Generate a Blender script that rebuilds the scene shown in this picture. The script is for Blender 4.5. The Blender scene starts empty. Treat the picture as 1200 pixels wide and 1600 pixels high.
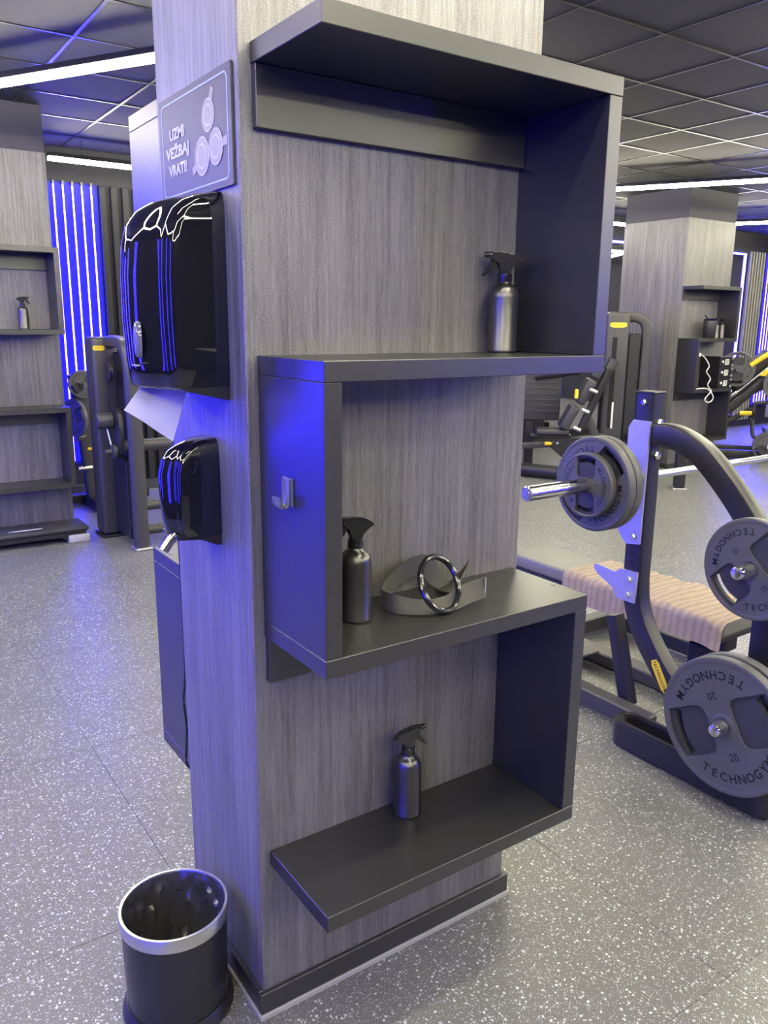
import bpy, bmesh, math, random
from math import sin, cos, pi, radians
from mathutils import Vector, Matrix, noise

S = bpy.context.scene
COL = S.collection
random.seed(4)

# ------------------------------------------------------------------ camera, world, exposure
CAM = Vector((-0.66607, -1.43848, 1.575))
YAW, PITCH, ROLL, FPX = radians(34.5624), radians(13.1713), radians(0.58690), 1257.754
fw = Vector((cos(PITCH) * sin(YAW), cos(PITCH) * cos(YAW), -sin(PITCH)))
rt = Vector((cos(YAW), -sin(YAW), 0.0))
up = rt.cross(fw)
rt, up = cos(ROLL) * rt + sin(ROLL) * up, -sin(ROLL) * rt + cos(ROLL) * up
cd = bpy.data.cameras.new('camera')
cam = bpy.data.objects.new('camera', cd)
COL.objects.link(cam)
cam.matrix_world = Matrix((
    (rt.x, up.x, -fw.x, CAM.x), (rt.y, up.y, -fw.y, CAM.y), (rt.z, up.z, -fw.z, CAM.z), (0, 0, 0, 1)))
cd.sensor_fit = 'VERTICAL'
cd.sensor_height = 36.0
cd.lens = FPX / 1600 * 36.0
cd.clip_start = 0.05
S.camera = cam

w = bpy.data.worlds.new('world')
S.world = w
w.use_nodes = True
w.node_tree.nodes['Background'].inputs[0].default_value = (0.5, 0.5, 0.6, 1)
w.node_tree.nodes['Background'].inputs[1].default_value = 0.02

S.view_settings.view_transform = 'Standard'
S.view_settings.look = 'None'
S.view_settings.gamma = 1.0
S.view_settings.use_curve_mapping = False
S.view_settings.exposure = 0.18
S.cycles.use_denoising = True
S.cycles.max_bounces = 7
S.cycles.diffuse_bounces = 4
S.cycles.sample_clamp_indirect = 6.0
S.cycles.caustics_reflective = False
S.cycles.caustics_refractive = False

STRIP_POWER = 70.0      # ceiling strip diffusers
STRIP_RGB = (1.0, 0.94, 0.70)
TUBE_POWER = 125.0       # blue wall tubes
TUBE_RGB = (0.020, 0.012, 1.0)

# ------------------------------------------------------------------ materials
def nodes_of(name):
    m = bpy.data.materials.new(name)
    m.use_nodes = True
    nt = m.node_tree
    return m, nt, nt.nodes['Principled BSDF']

def mat(name, rgb, rough=0.5, metal=0.0, spec=0.5, noise=0.0, nscale=30.0, bump=0.0, bscale=300.0, stretch=(1, 1, 1), coat=0.0):
    m, nt, b = nodes_of(name)
    b.inputs['Base Color'].default_value = (*rgb, 1)
    b.inputs['Roughness'].default_value = rough
    b.inputs['Metallic'].default_value = metal
    b.inputs['Specular IOR Level'].default_value = spec
    b.inputs['Coat Weight'].default_value = coat
    tc = nt.nodes.new('ShaderNodeTexCoord')
    mp = nt.nodes.new('ShaderNodeMapping')
    mp.inputs['Scale'].default_value = stretch
    nt.links.new(tc.outputs['Object'], mp.inputs[0])
    nz = nt.nodes.new('ShaderNodeTexNoise')
    nz.inputs['Scale'].default_value = nscale
    nz.inputs['Detail'].default_value = 4
    nt.links.new(mp.outputs[0], nz.inputs['Vector'])
    mx = nt.nodes.new('ShaderNodeMix')
    mx.data_type = 'RGBA'
    n = max(noise, 0.03)
    mx.inputs['A'].default_value = (*[c * (1 - n) for c in rgb], 1)
    mx.inputs['B'].default_value = (*[min(1, c * (1 + n)) for c in rgb], 1)
    nt.links.new(nz.outputs['Fac'], mx.inputs['Factor'])
    nt.links.new(mx.outputs['Result'], b.inputs['Base Color'])
    if bump:
        n2 = nt.nodes.new('ShaderNodeTexNoise')
        n2.inputs['Scale'].default_value = bscale
        n2.inputs['Detail'].default_value = 3
        nt.links.new(mp.outputs[0], n2.inputs['Vector'])
        bp = nt.nodes.new('ShaderNodeBump')
        bp.inputs['Strength'].default_value = bump
        bp.inputs['Distance'].default_value = 0.002
        nt.links.new(n2.outputs['Fac'], bp.inputs['Height'])
        nt.links.new(bp.outputs['Normal'], b.inputs['Normal'])
    return m

def emit(name, rgb, power):
    m, nt, b = nodes_of(name)
    b.inputs['Base Color'].default_value = (0.8, 0.8, 0.8, 1)
    b.inputs['Emission Color'].default_value = (*rgb, 1)
    b.inputs['Emission Strength'].default_value = power
    return m

def wallpaper(name, lo, hi, scale=1.0):
    # grey woven vinyl: long vertical streaks, short cross threads
    m, nt, b = nodes_of(name)
    N, L = nt.nodes.new, nt.links.new
    tc = N('ShaderNodeTexCoord')
    def noise(sx, sy, sz, detail=3, rough=0.6):
        mp = N('ShaderNodeMapping')
        mp.inputs['Scale'].default_value = (sx * scale, sy * scale, sz * scale)
        L(tc.outputs['Object'], mp.inputs[0])
        n = N('ShaderNodeTexNoise')
        n.inputs['Scale'].default_value = 1.0
        n.inputs['Detail'].default_value = detail
        n.inputs['Roughness'].default_value = rough
        L(mp.outputs[0], n.inputs['Vector'])
        return n.outputs['Fac']
    def math_(op, a, bb):
        k = N('ShaderNodeMath')
        k.operation = op
        for i, v in enumerate((a, bb)):
            if isinstance(v, (int, float)):
                k.inputs[i].default_value = v
            else:
                L(v, k.inputs[i])
        return k.outputs[0]
    streak = noise(85, 85, 3.0, 4)
    broad = noise(16, 16, 1.1, 2)
    weave = noise(260, 260, 420, 2)
    thread = noise(420, 420, 22, 2)
    s = math_('ADD', math_('MULTIPLY', streak, 0.30), math_('MULTIPLY', broad, 0.18))
    s = math_('ADD', s, math_('MULTIPLY', weave, 0.32))
    s = math_('ADD', s, math_('MULTIPLY', thread, 0.20))
    cr = N('ShaderNodeValToRGB')
    cr.color_ramp.elements[0].position = 0.39
    cr.color_ramp.elements[0].color = (*lo, 1)
    cr.color_ramp.elements[1].position = 0.62
    cr.color_ramp.elements[1].color = (*hi, 1)
    L(s, cr.inputs[0])
    L(cr.outputs[0], b.inputs['Base Color'])
    b.inputs['Roughness'].default_value = 0.46
    b.inputs['Specular IOR Level'].default_value = 0.85
    h = math_('ADD', math_('MULTIPLY', weave, 0.6), math_('MULTIPLY', thread, 0.5))
    bp = N('ShaderNodeBump')
    bp.inputs['Strength'].default_value = 0.5
    bp.inputs['Distance'].default_value = 0.003
    L(h, bp.inputs['Height'])
    L(bp.outputs['Normal'], b.inputs['Normal'])
    return m

def rubber_floor(name):
    # dark grey recycled rubber with pale chips
    m, nt, b = nodes_of(name)
    N, L = nt.nodes.new, nt.links.new
    geo = N('ShaderNodeNewGeometry')
    def chips(scale, thr, soft):
        nd = N('ShaderNodeTexNoise')
        nd.inputs['Scale'].default_value = scale * 0.9
        L(geo.outputs['Position'], nd.inputs['Vector'])
        ad = N('ShaderNodeVectorMath')
        ad.operation = 'MULTIPLY_ADD'
        L(nd.outputs['Color'], ad.inputs[0])
        ad.inputs[1].default_value = (0.9 / scale,) * 3
        L(geo.outputs['Position'], ad.inputs[2])
        v = N('ShaderNodeTexVoronoi')
        v.inputs['Scale'].default_value = scale
        L(ad.outputs[0], v.inputs['Vector'])
        sp = N('ShaderNodeSeparateColor')
        L(v.outputs['Color'], sp.inputs[0])
        pick = N('ShaderNodeMath')
        pick.operation = 'GREATER_THAN'
        L(sp.outputs[0], pick.inputs[0])
        pick.inputs[1].default_value = thr
        near = N('ShaderNodeMath')
        near.operation = 'LESS_THAN'
        L(v.outputs['Distance'], near.inputs[0])
        near.inputs[1].default_value = soft
        mu = N('ShaderNodeMath')
        mu.operation = 'MULTIPLY'
        L(pick.outputs[0], mu.inputs[0])
        L(near.outputs[0], mu.inputs[1])
        return mu.outputs[0], sp.outputs[1]
    a, tint = chips(105, 0.76, 0.37)
    c, _ = chips(270, 0.70, 0.36)
    mx = N('ShaderNodeMath')
    mx.operation = 'MAXIMUM'
    L(a, mx.inputs[0])
    L(c, mx.inputs[1])
    base = N('ShaderNodeTexNoise')
    base.inputs['Scale'].default_value = 2.2
    base.inputs['Detail'].default_value = 5
    L(geo.outputs['Position'], base.inputs['Vector'])
    r0 = N('ShaderNodeValToRGB')
    r0.color_ramp.elements[0].color = (0.100, 0.101, 0.098, 1)
    r0.color_ramp.elements[1].color = (0.140, 0.140, 0.134, 1)
    L(base.outputs['Fac'], r0.inputs[0])
    r1 = N('ShaderNodeValToRGB')
    r1.color_ramp.elements[0].color = (0.30, 0.33, 0.37, 1)
    r1.color_ramp.elements[1].color = (0.58, 0.60, 0.60, 1)
    L(tint, r1.inputs[0])
    mix = N('ShaderNodeMix')
    mix.data_type = 'RGBA'
    L(mx.outputs[0], mix.inputs['Factor'])
    L(r0.outputs[0], mix.inputs['A'])
    L(r1.outputs[0], mix.inputs['B'])
    L(mix.outputs['Result'], b.inputs['Base Color'])
    b.inputs['Roughness'].default_value = 0.38
    b.inputs['Specular IOR Level'].default_value = 0.5
    n2 = N('ShaderNodeTexNoise')
    n2.inputs['Scale'].default_value = 260
    L(geo.outputs['Position'], n2.inputs['Vector'])
    bp = N('ShaderNodeBump')
    bp.inputs['Strength'].default_value = 0.35
    bp.inputs['Distance'].default_value = 0.002
    L(n2.outputs['Fac'], bp.inputs['Height'])
    L(bp.outputs['Normal'], b.inputs['Normal'])
    return m

M = {}
M['floor'] = rubber_floor('rubber_floor')
M['paper'] = wallpaper('woven_wallpaper', (0.036, 0.035, 0.036), (0.215, 0.207, 0.203))
M['band'] = mat('dark_paint', (0.045, 0.045, 0.055), 0.7, noise=0.15, nscale=4)
M['ceil'] = mat('ceiling_panel_black', (0.022, 0.022, 0.024), 0.8, noise=0.12, nscale=8)
M['bar'] = mat('ceiling_bar', (0.014, 0.014, 0.016), 0.28, spec=0.4)
M['wall'] = mat('wall_dark', (0.022, 0.022, 0.028), 0.6, spec=0.2, noise=0.2, nscale=3)
M['slat'] = mat('wall_slat_grey', (0.022, 0.022, 0.026), 0.6, spec=0.2, noise=0.15, nscale=20)
M['slatlight'] = mat('wall_slat_light', (0.24, 0.235, 0.22), 0.5, noise=0.15, nscale=20)
M['backing'] = mat('glow_tinted_backing', (0.008, 0.007, 0.09), 0.5, spec=0.2)  # blue glow of the tubes is put into the board colour
M['lam'] = mat('graphite_laminate', (0.014, 0.014, 0.015), 0.37, spec=0.95, noise=0.12, nscale=25)
M['edge'] = mat('worn_edge', (0.30, 0.30, 0.30), 0.4)
M['cap'] = mat('cover_cap', (0.035, 0.035, 0.04), 0.4)
M['skirt'] = mat('skirting_laminate', (0.016, 0.016, 0.020), 0.35, spec=1.0, noise=0.1)
M['strip'] = mat('seal_strip', (0.33, 0.32, 0.29), 0.5)
M['gloss'] = mat('gloss_black', (0.006, 0.006, 0.009), 0.035, spec=0.65, coat=0.3)
M['satinblk'] = mat('satin_black', (0.012, 0.012, 0.015), 0.35)
M['lens'] = mat('smoked_lens', (0.12, 0.12, 0.16), 0.08, spec=0.7)
M['chrome'] = mat('chrome', (0.72, 0.72, 0.72), 0.16, metal=1.0)
M['steel'] = mat('brushed_steel', (0.62, 0.62, 0.60), 0.32, metal=1.0, noise=0.08, nscale=60, stretch=(1, 1, 12))
M['zinc'] = mat('plated_plate', (0.50, 0.50, 0.52), 0.42, metal=0.85, noise=0.06)
M['tissue'] = mat('paper_towel', (0.78, 0.77, 0.76), 0.9, noise=0.04, nscale=14, bump=0.4, bscale=60)
M['sign'] = mat('sign_grey', (0.055, 0.053, 0.060), 0.45, spec=0.3)
M['print'] = mat('sign_print_white', (0.46, 0.46, 0.48), 0.5)
M['printb'] = mat('sign_print_blue', (0.28, 0.36, 0.62), 0.45)
M['disc'] = mat('sign_print_gold', (0.21, 0.195, 0.14), 0.45)
M['discl'] = mat('sign_print_light', (0.36, 0.35, 0.33), 0.45)
M['alu'] = mat('bottle_aluminium', (0.105, 0.103, 0.104), 0.30, metal=0.9, noise=0.05, nscale=80, stretch=(1, 1, 0.05))
M['spray'] = mat('spray_plastic', (0.010, 0.010, 0.013), 0.16, spec=0.6)
M['web'] = mat('webbing', (0.060, 0.060, 0.052), 0.8, noise=0.25, nscale=90, bump=0.6, bscale=500)
M['bin'] = mat('bin_plastic', (0.014, 0.014, 0.017), 0.30)
M['bag'] = mat('bin_liner', (0.030, 0.030, 0.034), 0.24, spec=0.8, bump=0.9, bscale=55)
M['frame'] = mat('machine_paint', (0.013, 0.0125, 0.016), 0.40, noise=0.08, nscale=40)
M['frame2'] = mat('machine_paint_grey', (0.040, 0.039, 0.042), 0.42, noise=0.08, nscale=40)
M['plate'] = mat('plate_urethane', (0.078, 0.077, 0.084), 0.48, noise=0.08, nscale=30)
M['plated'] = mat('plate_recess', (0.032, 0.032, 0.036), 0.55, noise=0.08, nscale=30)
M['text'] = mat('plate_print', (0.006, 0.006, 0.008), 0.5)
M['pad'] = mat('pad_vinyl', (0.15, 0.147, 0.130), 0.5, noise=0.08, nscale=20, bump=0.1, bscale=250)
M['padd'] = mat('pad_vinyl_dark', (0.040, 0.040, 0.046), 0.45, noise=0.08, nscale=20, bump=0.1, bscale=250)
M['yellow'] = mat('logo_yellow', (0.80, 0.58, 0.03), 0.4)
M['towel'] = mat('towel_terry', (0.66, 0.56, 0.46), 0.95, noise=0.10, nscale=60, bump=0.8, bscale=260)
def terry(name):
    m = mat(name, (0.62, 0.52, 0.42), 0.95, noise=0.12, nscale=60, bump=0.9, bscale=260)
    nt = m.node_tree
    b = nt.nodes['Principled BSDF']
    src = b.inputs['Base Color'].links[0].from_socket
    tc = [n for n in nt.nodes if n.type == 'TEX_COORD'][0]
    wv = nt.nodes.new('ShaderNodeTexWave')
    wv.bands_direction = 'Y'
    wv.inputs['Scale'].default_value = 9.0
    wv.inputs['Distortion'].default_value = 0.6
    nt.links.new(tc.outputs['Object'], wv.inputs['Vector'])
    mx = nt.nodes.new('ShaderNodeMix')
    mx.data_type = 'RGBA'
    mx.blend_type = 'MULTIPLY'
    mx.inputs['Factor'].default_value = 1.0
    cr = nt.nodes.new('ShaderNodeValToRGB')
    cr.color_ramp.elements[0].color = (0.84, 0.80, 0.80, 1)
    cr.color_ramp.elements[0].position = 0.25
    cr.color_ramp.elements[1].position = 0.6
    nt.links.new(wv.outputs['Fac'], cr.inputs[0])
    nt.links.new(src, mx.inputs['A'])
    nt.links.new(cr.outputs[0], mx.inputs['B'])
    nt.links.new(mx.outputs['Result'], b.inputs['Base Color'])
    return m
M['towel'] = terry('towel_terry')
def thin_paper(name):
    m = mat(name, (0.80, 0.79, 0.78), 0.9, noise=0.04, nscale=14, bump=0.5, bscale=45)
    nt = m.node_tree
    b = nt.nodes['Principled BSDF']
    tr = nt.nodes.new('ShaderNodeBsdfTranslucent')
    tr.inputs['Color'].default_value = (0.80, 0.79, 0.78, 1)
    ms = nt.nodes.new('ShaderNodeMixShader')
    ms.inputs[0].default_value = 0.25
    out = [n for n in nt.nodes if n.type == 'OUTPUT_MATERIAL'][0]
    nt.links.new(b.outputs[0], ms.inputs[1])
    nt.links.new(tr.outputs[0], ms.inputs[2])
    nt.links.new(ms.outputs[0], out.inputs['Surface'])
    return m
M['tissue'] = thin_paper('thin_paper')
M['white'] = mat('white_plastic', (0.70, 0.70, 0.68), 0.4)
M['mirror'] = mat('mirror_silver', (0.80, 0.80, 0.82), 0.02, metal=1.0)
M['hole'] = mat('matte_black', (0.004, 0.004, 0.005), 0.8)
M['step'] = mat('step_top', (0.035, 0.035, 0.04), 0.7, bump=0.5, bscale=150)
M['stepfoot'] = mat('step_foot_grey', (0.45, 0.45, 0.45), 0.5)
M['stripglow'] = emit('strip_glow', STRIP_RGB, STRIP_POWER)
M['tubeglow'] = emit('tube_glow', TUBE_RGB, TUBE_POWER)
M['frameglow'] = emit('mirror_frame_glow', (0.05, 0.04, 1.0), 14.0)

# ------------------------------------------------------------------ mesh helpers
def nb():
    return bmesh.new()

def box(bm, x0, x1, y0, y1, z0, z1, bev=0.0, seg=1, mtx=None):
    r = bmesh.ops.create_cube(bm, size=1.0)
    vs = r['verts']
    for v in vs:
        v.co = Vector(((x0 + x1) / 2 + v.co.x * (x1 - x0), (y0 + y1) / 2 + v.co.y * (y1 - y0), (z0 + z1) / 2 + v.co.z * (z1 - z0)))
    if bev:
        es = list({e for v in vs for e in v.link_edges})
        o = bmesh.ops.bevel(bm, geom=es, offset=bev, segments=seg, affect='EDGES', profile=0.5)
        vs = list({v for f in o['faces'] for v in f.verts} | {v for v in vs if v.is_valid})
    if mtx is not None:
        for v in vs:
            v.co = mtx @ v.co
    return bm

def frames(pts, closed=False):
    pts = [Vector(p) for p in pts]
    n = len(pts)
    T = []
    for i in range(n):
        a = pts[(i - 1) % n] if (closed or i > 0) else pts[i]
        b = pts[(i + 1) % n] if (closed or i < n - 1) else pts[i]
        T.append((b - a).normalized())
    return pts, T

def sweep(bm, pts, prof, upv=(0, 0, 1), closed=False, scale=None):
    # sweeps a closed 2-D profile [(s, t)] along pts; s along the side axis, t along the up axis
    pts, T = frames(pts, closed)
    upv = Vector(upv)
    rings = []
    last = None
    for i, p in enumerate(pts):
        t = T[i]
        side = t.cross(upv)
        if side.length < 1e-4:
            side = last if last is not None else t.orthogonal()
        side = side.normalized()
        last = side
        u2 = side.cross(t).normalized()
        k = scale[i] if scale else 1.0
        # keep the width of mitred corners
        rings.append([bm.verts.new(p + side * a * k + u2 * b * k) for a, b in prof])
    m = len(prof)
    cnt = len(rings) if closed else len(rings) - 1
    for i in range(cnt):
        A, B = rings[i], rings[(i + 1) % len(rings)]
        for j in range(m):
            bm.faces.new((A[j], A[(j + 1) % m], B[(j + 1) % m], B[j]))
    if not closed:
        bm.faces.new(list(reversed(rings[0])))
        bm.faces.new(rings[-1])
    return bm

def circ(r, n=12):
    return [(r * cos(2 * pi * i / n), r * sin(2 * pi * i / n)) for i in range(n)]

def rrect(w_, h_, r, n=3):
    out = []
    for cx, cy, a0 in ((w_ / 2 - r, h_ / 2 - r, 0), (-w_ / 2 + r, h_ / 2 - r, 90), (-w_ / 2 + r, -h_ / 2 + r, 180), (w_ / 2 - r, -h_ / 2 + r, 270)):
        for k in range(n + 1):
            a = radians(a0 + 90 * k / n)
            out.append((cx + r * cos(a), cy + r * sin(a)))
    return out

def tube(bm, pts, r, n=12, closed=False, upv=(0, 0, 1)):
    return sweep(bm, pts, circ(r, n), upv, closed)

def cyl(bm, p0, p1, r0, r1=None, n=24):
    r1 = r0 if r1 is None else r1
    p0, p1 = Vector(p0), Vector(p1)
    t = (p1 - p0).normalized()
    s = t.orthogonal().normalized()
    u = t.cross(s)
    A = [bm.verts.new(p0 + (s * cos(2 * pi * i / n) + u * sin(2 * pi * i / n)) * r0) for i in range(n)]
    B = [bm.verts.new(p1 + (s * cos(2 * pi * i / n) + u * sin(2 * pi * i / n)) * r1) for i in range(n)]
    for i in range(n):
        bm.faces.new((A[i], A[(i + 1) % n], B[(i + 1) % n], B[i]))
    bm.faces.new(list(reversed(A)))
    bm.faces.new(B)
    return bm

def lathe(bm, prof, n=32, mtx=None, closed=False):
    # prof [(r, z)] turned about Z
    mtx = mtx or Matrix.Identity(4)
    rings = []
    for r, z in prof:
        if r < 1e-6:
            rings.append([bm.verts.new(mtx @ Vector((0, 0, z)))])
        else:
            rings.append([bm.verts.new(mtx @ Vector((r * cos(2 * pi * i / n), r * sin(2 * pi * i / n), z))) for i in range(n)])
    cnt = len(rings) if closed else len(rings) - 1
    for k in range(cnt):
        A, B = rings[k], rings[(k + 1) % len(rings)]
        for i in range(n):
            j = (i + 1) % n
            if len(A) == 1 and len(B) == 1:
                continue
            if len(A) == 1:
                bm.faces.new((A[0], B[j], B[i]))
            elif len(B) == 1:
                bm.faces.new((A[i], A[j], B[0]))
            else:
                bm.faces.new((A[i], A[j], B[j], B[i]))
    return bm

def prism(bm, poly, h0, h1, mtx=None):
    # polygon in local XY extruded from z=h0 to z=h1
    mtx = mtx or Matrix.Identity(4)
    A = [bm.verts.new(mtx @ Vector((x, y, h0))) for x, y in poly]
    B = [bm.verts.new(mtx @ Vector((x, y, h1))) for x, y in poly]
    n = len(poly)
    for i in range(n):
        bm.faces.new((A[i], A[(i + 1) % n], B[(i + 1) % n], B[i]))
    bm.faces.new(list(reversed(A)))
    bm.faces.new(B)
    return bm

def ring_prism(bm, outer, inner, h0, h1, mtx=None):
    mtx = mtx or Matrix.Identity(4)
    n = len(outer)
    V = [[bm.verts.new(mtx @ Vector((x, y, h))) for x, y in p] for p, h in ((outer, h0), (inner, h0), (outer, h1), (inner, h1))]
    for i in range(n):
        j = (i + 1) % n
        bm.faces.new((V[0][i], V[0][j], V[2][j], V[2][i]))
        bm.faces.new((V[1][j], V[1][i], V[3][i], V[3][j]))
        bm.faces.new((V[2][i], V[2][j], V[3][j], V[3][i]))
        bm.faces.new((V[0][j], V[0][i], V[1][i], V[1][j]))
    return bm

def basis(o, x, y, z):
    return Matrix(((x[0], y[0], z[0], o[0]), (x[1], y[1], z[1], o[1]), (x[2], y[2], z[2], o[2]), (0, 0, 0, 1)))

def smooth_path(pts, per=6):
    pts = [Vector(p) for p in pts]
    out = []
    n = len(pts)
    for i in range(n - 1):
        p0, p1, p2, p3 = pts[max(i - 1, 0)], pts[i], pts[i + 1], pts[min(i + 2, n - 1)]
        for k in range(per):
            t = k / per
            out.append(0.5 * ((2 * p1) + (p2 - p0) * t + (2 * p0 - 5 * p1 + 4 * p2 - p3) * t * t + (3 * p1 - p0 - 3 * p2 + p3) * t ** 3))
    out.append(pts[-1])
    return out

def obj(name, bm, m, parent=None, ang=35):
    bmesh.ops.recalc_face_normals(bm, faces=bm.faces)
    me = bpy.data.meshes.new(name)
    bm.to_mesh(me)
    bm.free()
    me.materials.append(m if not isinstance(m, str) else M[m])
    me.polygons.foreach_set('use_smooth', [True] * len(me.polygons))
    me.set_sharp_from_angle(angle=radians(ang))
    o = bpy.data.objects.new(name, me)
    COL.objects.link(o)
    if parent is not None:
        o.parent = parent
    if name == 'lettering':
        o['kind'] = 'stuff'
    return o

def link(name, me, parent, loc=(0, 0, 0), rotz=0.0):
    o = bpy.data.objects.new(name, me)
    COL.objects.link(o)
    o.location = loc
    o.rotation_euler = (0, 0, rotz)
    if parent is not None:
        o.parent = parent
    return o

def tag(o, label, cat, group=None):
    o['label'] = label
    o['category'] = cat
    if group:
        o['group'] = group
    return o

def thing(name, label, cat, loc=(0, 0, 0), rotz=0.0, group=None):
    o = bpy.data.objects.new(name, None)
    COL.objects.link(o)
    o.location = loc
    o.rotation_euler = (0, 0, rotz)
    o.empty_display_size = 0.05
    return tag(o, label, cat, group)

def struct(o):
    o['kind'] = 'structure'
    return o

def dup(root, loc, rotz=0.0, label=None, group=None):
    r = root.copy()
    COL.objects.link(r)
    r.location = loc
    r.rotation_euler = (0, 0, rotz)
    if label:
        r['label'] = label
    if group:
        r['group'] = group
    for ch in list(root.children):
        c = ch.copy()
        COL.objects.link(c)
        c.parent = r
        for g in list(ch.children):
            d = g.copy()
            COL.objects.link(d)
            d.parent = c
    return r

_glyphs = {}
def glyph(s, size, bold=0.0):
    # one line of lettering as a flat filled mesh, centred on its advance: (vertices, faces, width)
    key = (s, size, bold)
    if key not in _glyphs:
        cu = bpy.data.curves.new('glyph', 'FONT')
        cu.body = s
        cu.size = size
        cu.offset = bold
        cu.resolution_u = 3
        cu.align_x = 'CENTER'
        o = bpy.data.objects.new('glyph', cu)
        COL.objects.link(o)
        dg = bpy.context.evaluated_depsgraph_get()
        me = bpy.data.meshes.new_from_object(o.evaluated_get(dg))
        vs = [v.co.copy() for v in me.vertices]
        fs = [list(p.vertices) for p in me.polygons]
        bpy.data.objects.remove(o)
        bpy.data.meshes.remove(me)
        bpy.data.curves.remove(cu)
        xs = [v.x for v in vs] or [0]
        _glyphs[key] = (vs, fs, max(xs) - min(xs))
    return _glyphs[key]

def put_text(bm, s, size, mtx, bold=0.0, thick=0.0006, xs=1.0):
    vs, fs, _ = glyph(s, size, bold)
    A = [bm.verts.new(mtx @ Vector((v.x * xs, v.y, thick))) for v in vs]
    for f in fs:
        try:
            bm.faces.new([A[i] for i in f])
        except ValueError:
            pass

def arc_text(bm, s, size, radius, mid_deg, step_deg, z, mtx, bold=0.0):
    # letters stand on an arc whose baseline is the outer side
    n = len(s)
    for k, ch in enumerate(s):
        a = radians(mid_deg + (k - (n - 1) / 2) * step_deg)
        d = Vector((cos(a), sin(a), 0))
        x = Vector((-sin(a), cos(a), 0))
        m = basis(d * radius + Vector((0, 0, z)), x, -d, Vector((0, 0, 1)))
        # x runs counter-clockwise, up runs to the hub
        put_text(bm, ch, size, mtx @ m, bold)

# ------------------------------------------------------------------ setting: floor, ceiling, walls
RX0, RX1, RY0, RY1, H = -3.0, 12.8, -5.6, 6.15, 3.0

def in_view(x, y, half=32.0):
    a = math.degrees(math.atan2(x - CAM.x, y - CAM.y)) - math.degrees(YAW)
    return abs(a) < half and math.hypot(x - CAM.x, y - CAM.y) > 0.6

floor = struct(obj('floor', box(nb(), RX0, RX1, RY0, RY1, -0.10, -0.008), 'skirt'))
bm = box(nb(), -0.4993, 0.4993, -0.4993, 0.4993, -0.008, 0.0, 0.0006)
tile_me = None
rest = nb()
for i in range(18):
    for j in range(12):
        cx, cy = RX0 + 0.5 + i, -5.04 + j
        y0, y1 = max(cy - 0.4993, RY0), min(cy + 0.4993, RY1)
        x0, x1 = cx - 0.4993, min(cx + 0.4993, RX1)
        if in_view(cx, cy, 36) and y1 - y0 > 0.99 and x1 - x0 > 0.99:
            if tile_me is None:
                t = obj('rubber_tile', bm, 'floor', floor)
                t.location = (cx, cy, 0)
                tile_me = t.data
            else:
                link('rubber_tile', tile_me, floor, (cx, cy, 0))
        else:
            box(rest, x0, x1, y0, y1, -0.008, 0.0)
o = obj('rubber_tiles_rest', rest, 'floor', floor)
o['kind'] = 'stuff'

ceiling = struct(obj('ceiling', box(nb(), RX0, RX1, RY0, RY1, H + 0.02, H + 0.12), 'hole'))
pan_me = None
rest = nb()
gx = [RX0 + 0.2 + 0.6 * k for k in range(-1, 31)]     # bars at x = 3.0 + 0.6 k
gx = [3.0 + 0.6 * k for k in range(-13, 17)]
gy = [1.455 + 0.6 * k for k in range(-11, 8)]
npan = 0
for i in range(len(gx)):
    for j in range(len(gy)):
        x0, x1 = max(gx[i], RX0), min(gx[i] + 0.6, RX1)
        y0, y1 = max(gy[j], RY0), min(gy[j] + 0.6, RY1)
        if x1 - x0 < 0.05 or y1 - y0 < 0.05:
            continue
        cx, cy = (x0 + x1) / 2, (y0 + y1) / 2
        full = x1 - x0 > 0.59 and y1 - y0 > 0.59
        if full and in_view(cx, cy, 31) and math.hypot(cx - CAM.x, cy - CAM.y) > 2.2 and npan < 290:
            npan += 1
            if pan_me is None:
                t = obj('ceiling_panel', box(nb(), -0.293, 0.293, -0.293, 0.293, 0.0, 0.02, 0.002), 'ceil', ceiling)
                t.location = (cx, cy, H)
                pan_me = t.data
            else:
                link('ceiling_panel', pan_me, ceiling, (cx, cy, H))
        else:
            box(rest, x0, x1, y0, y1, H, H + 0.02)
o = obj('ceiling_panels_rest', rest, 'ceil', ceiling)
o['kind'] = 'stuff'
for x in gx:
    if RX0 < x < RX1:
        obj('grid_bar', box(nb(), x - 0.009, x + 0.009, RY0, RY1, H - 0.004, H + 0.012), 'bar', ceiling)
for y in gy:
    if RY0 < y < RY1:
        obj('grid_bar', box(nb(), RX0, RX1, y - 0.009, y + 0.009, H - 0.005, H + 0.012), 'bar', ceiling)

wall_back = struct(obj('wall_back', box(nb(), RX0, RX1, RY1, RY1 + 0.15, -0.1, H + 0.12), 'wall'))
wall_front = struct(obj('wall_front', box(nb(), RX0, RX1, RY0 - 0.15, RY0, -0.1, H + 0.12), 'wall'))
wall_left = struct(obj('wall_left', box(nb(), RX0 - 0.15, RX0, RY0 - 0.15, RY1 + 0.15, -0.1, H + 0.12), 'wall'))
wall_right = struct(obj('wall_right', box(nb(), RX1, RX1 + 0.15, RY0 - 0.15, RY1 + 0.15, -0.1, H + 0.12), 'wall'))
struct(obj('baseboard_back', box(nb(), RX0, RX1, RY1 - 0.014, RY1 - 0.001, 0.0, 0.10, 0.003), 'skirt'))
for xs, wd, m in (([1.52 + 0.1 * k for k in range(54)], 0.03, 'slat'), ([11.40 + 0.075 * k for k in range(6)] + [12.36 + 0.075 * k for k in range(5)], 0.016, 'slatlight')):
    slat_me = None
    for x in xs:
        if slat_me is None:
            s_ = obj('slat', box(nb(), -wd, wd, -0.045, 0.0, 0.10, 2.72, 0.006), m, wall_back)
            s_.location = (x, RY1, 0)
            slat_me = s_.data
        else:
            link('slat', slat_me, wall_back, (x, RY1, 0))

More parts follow.
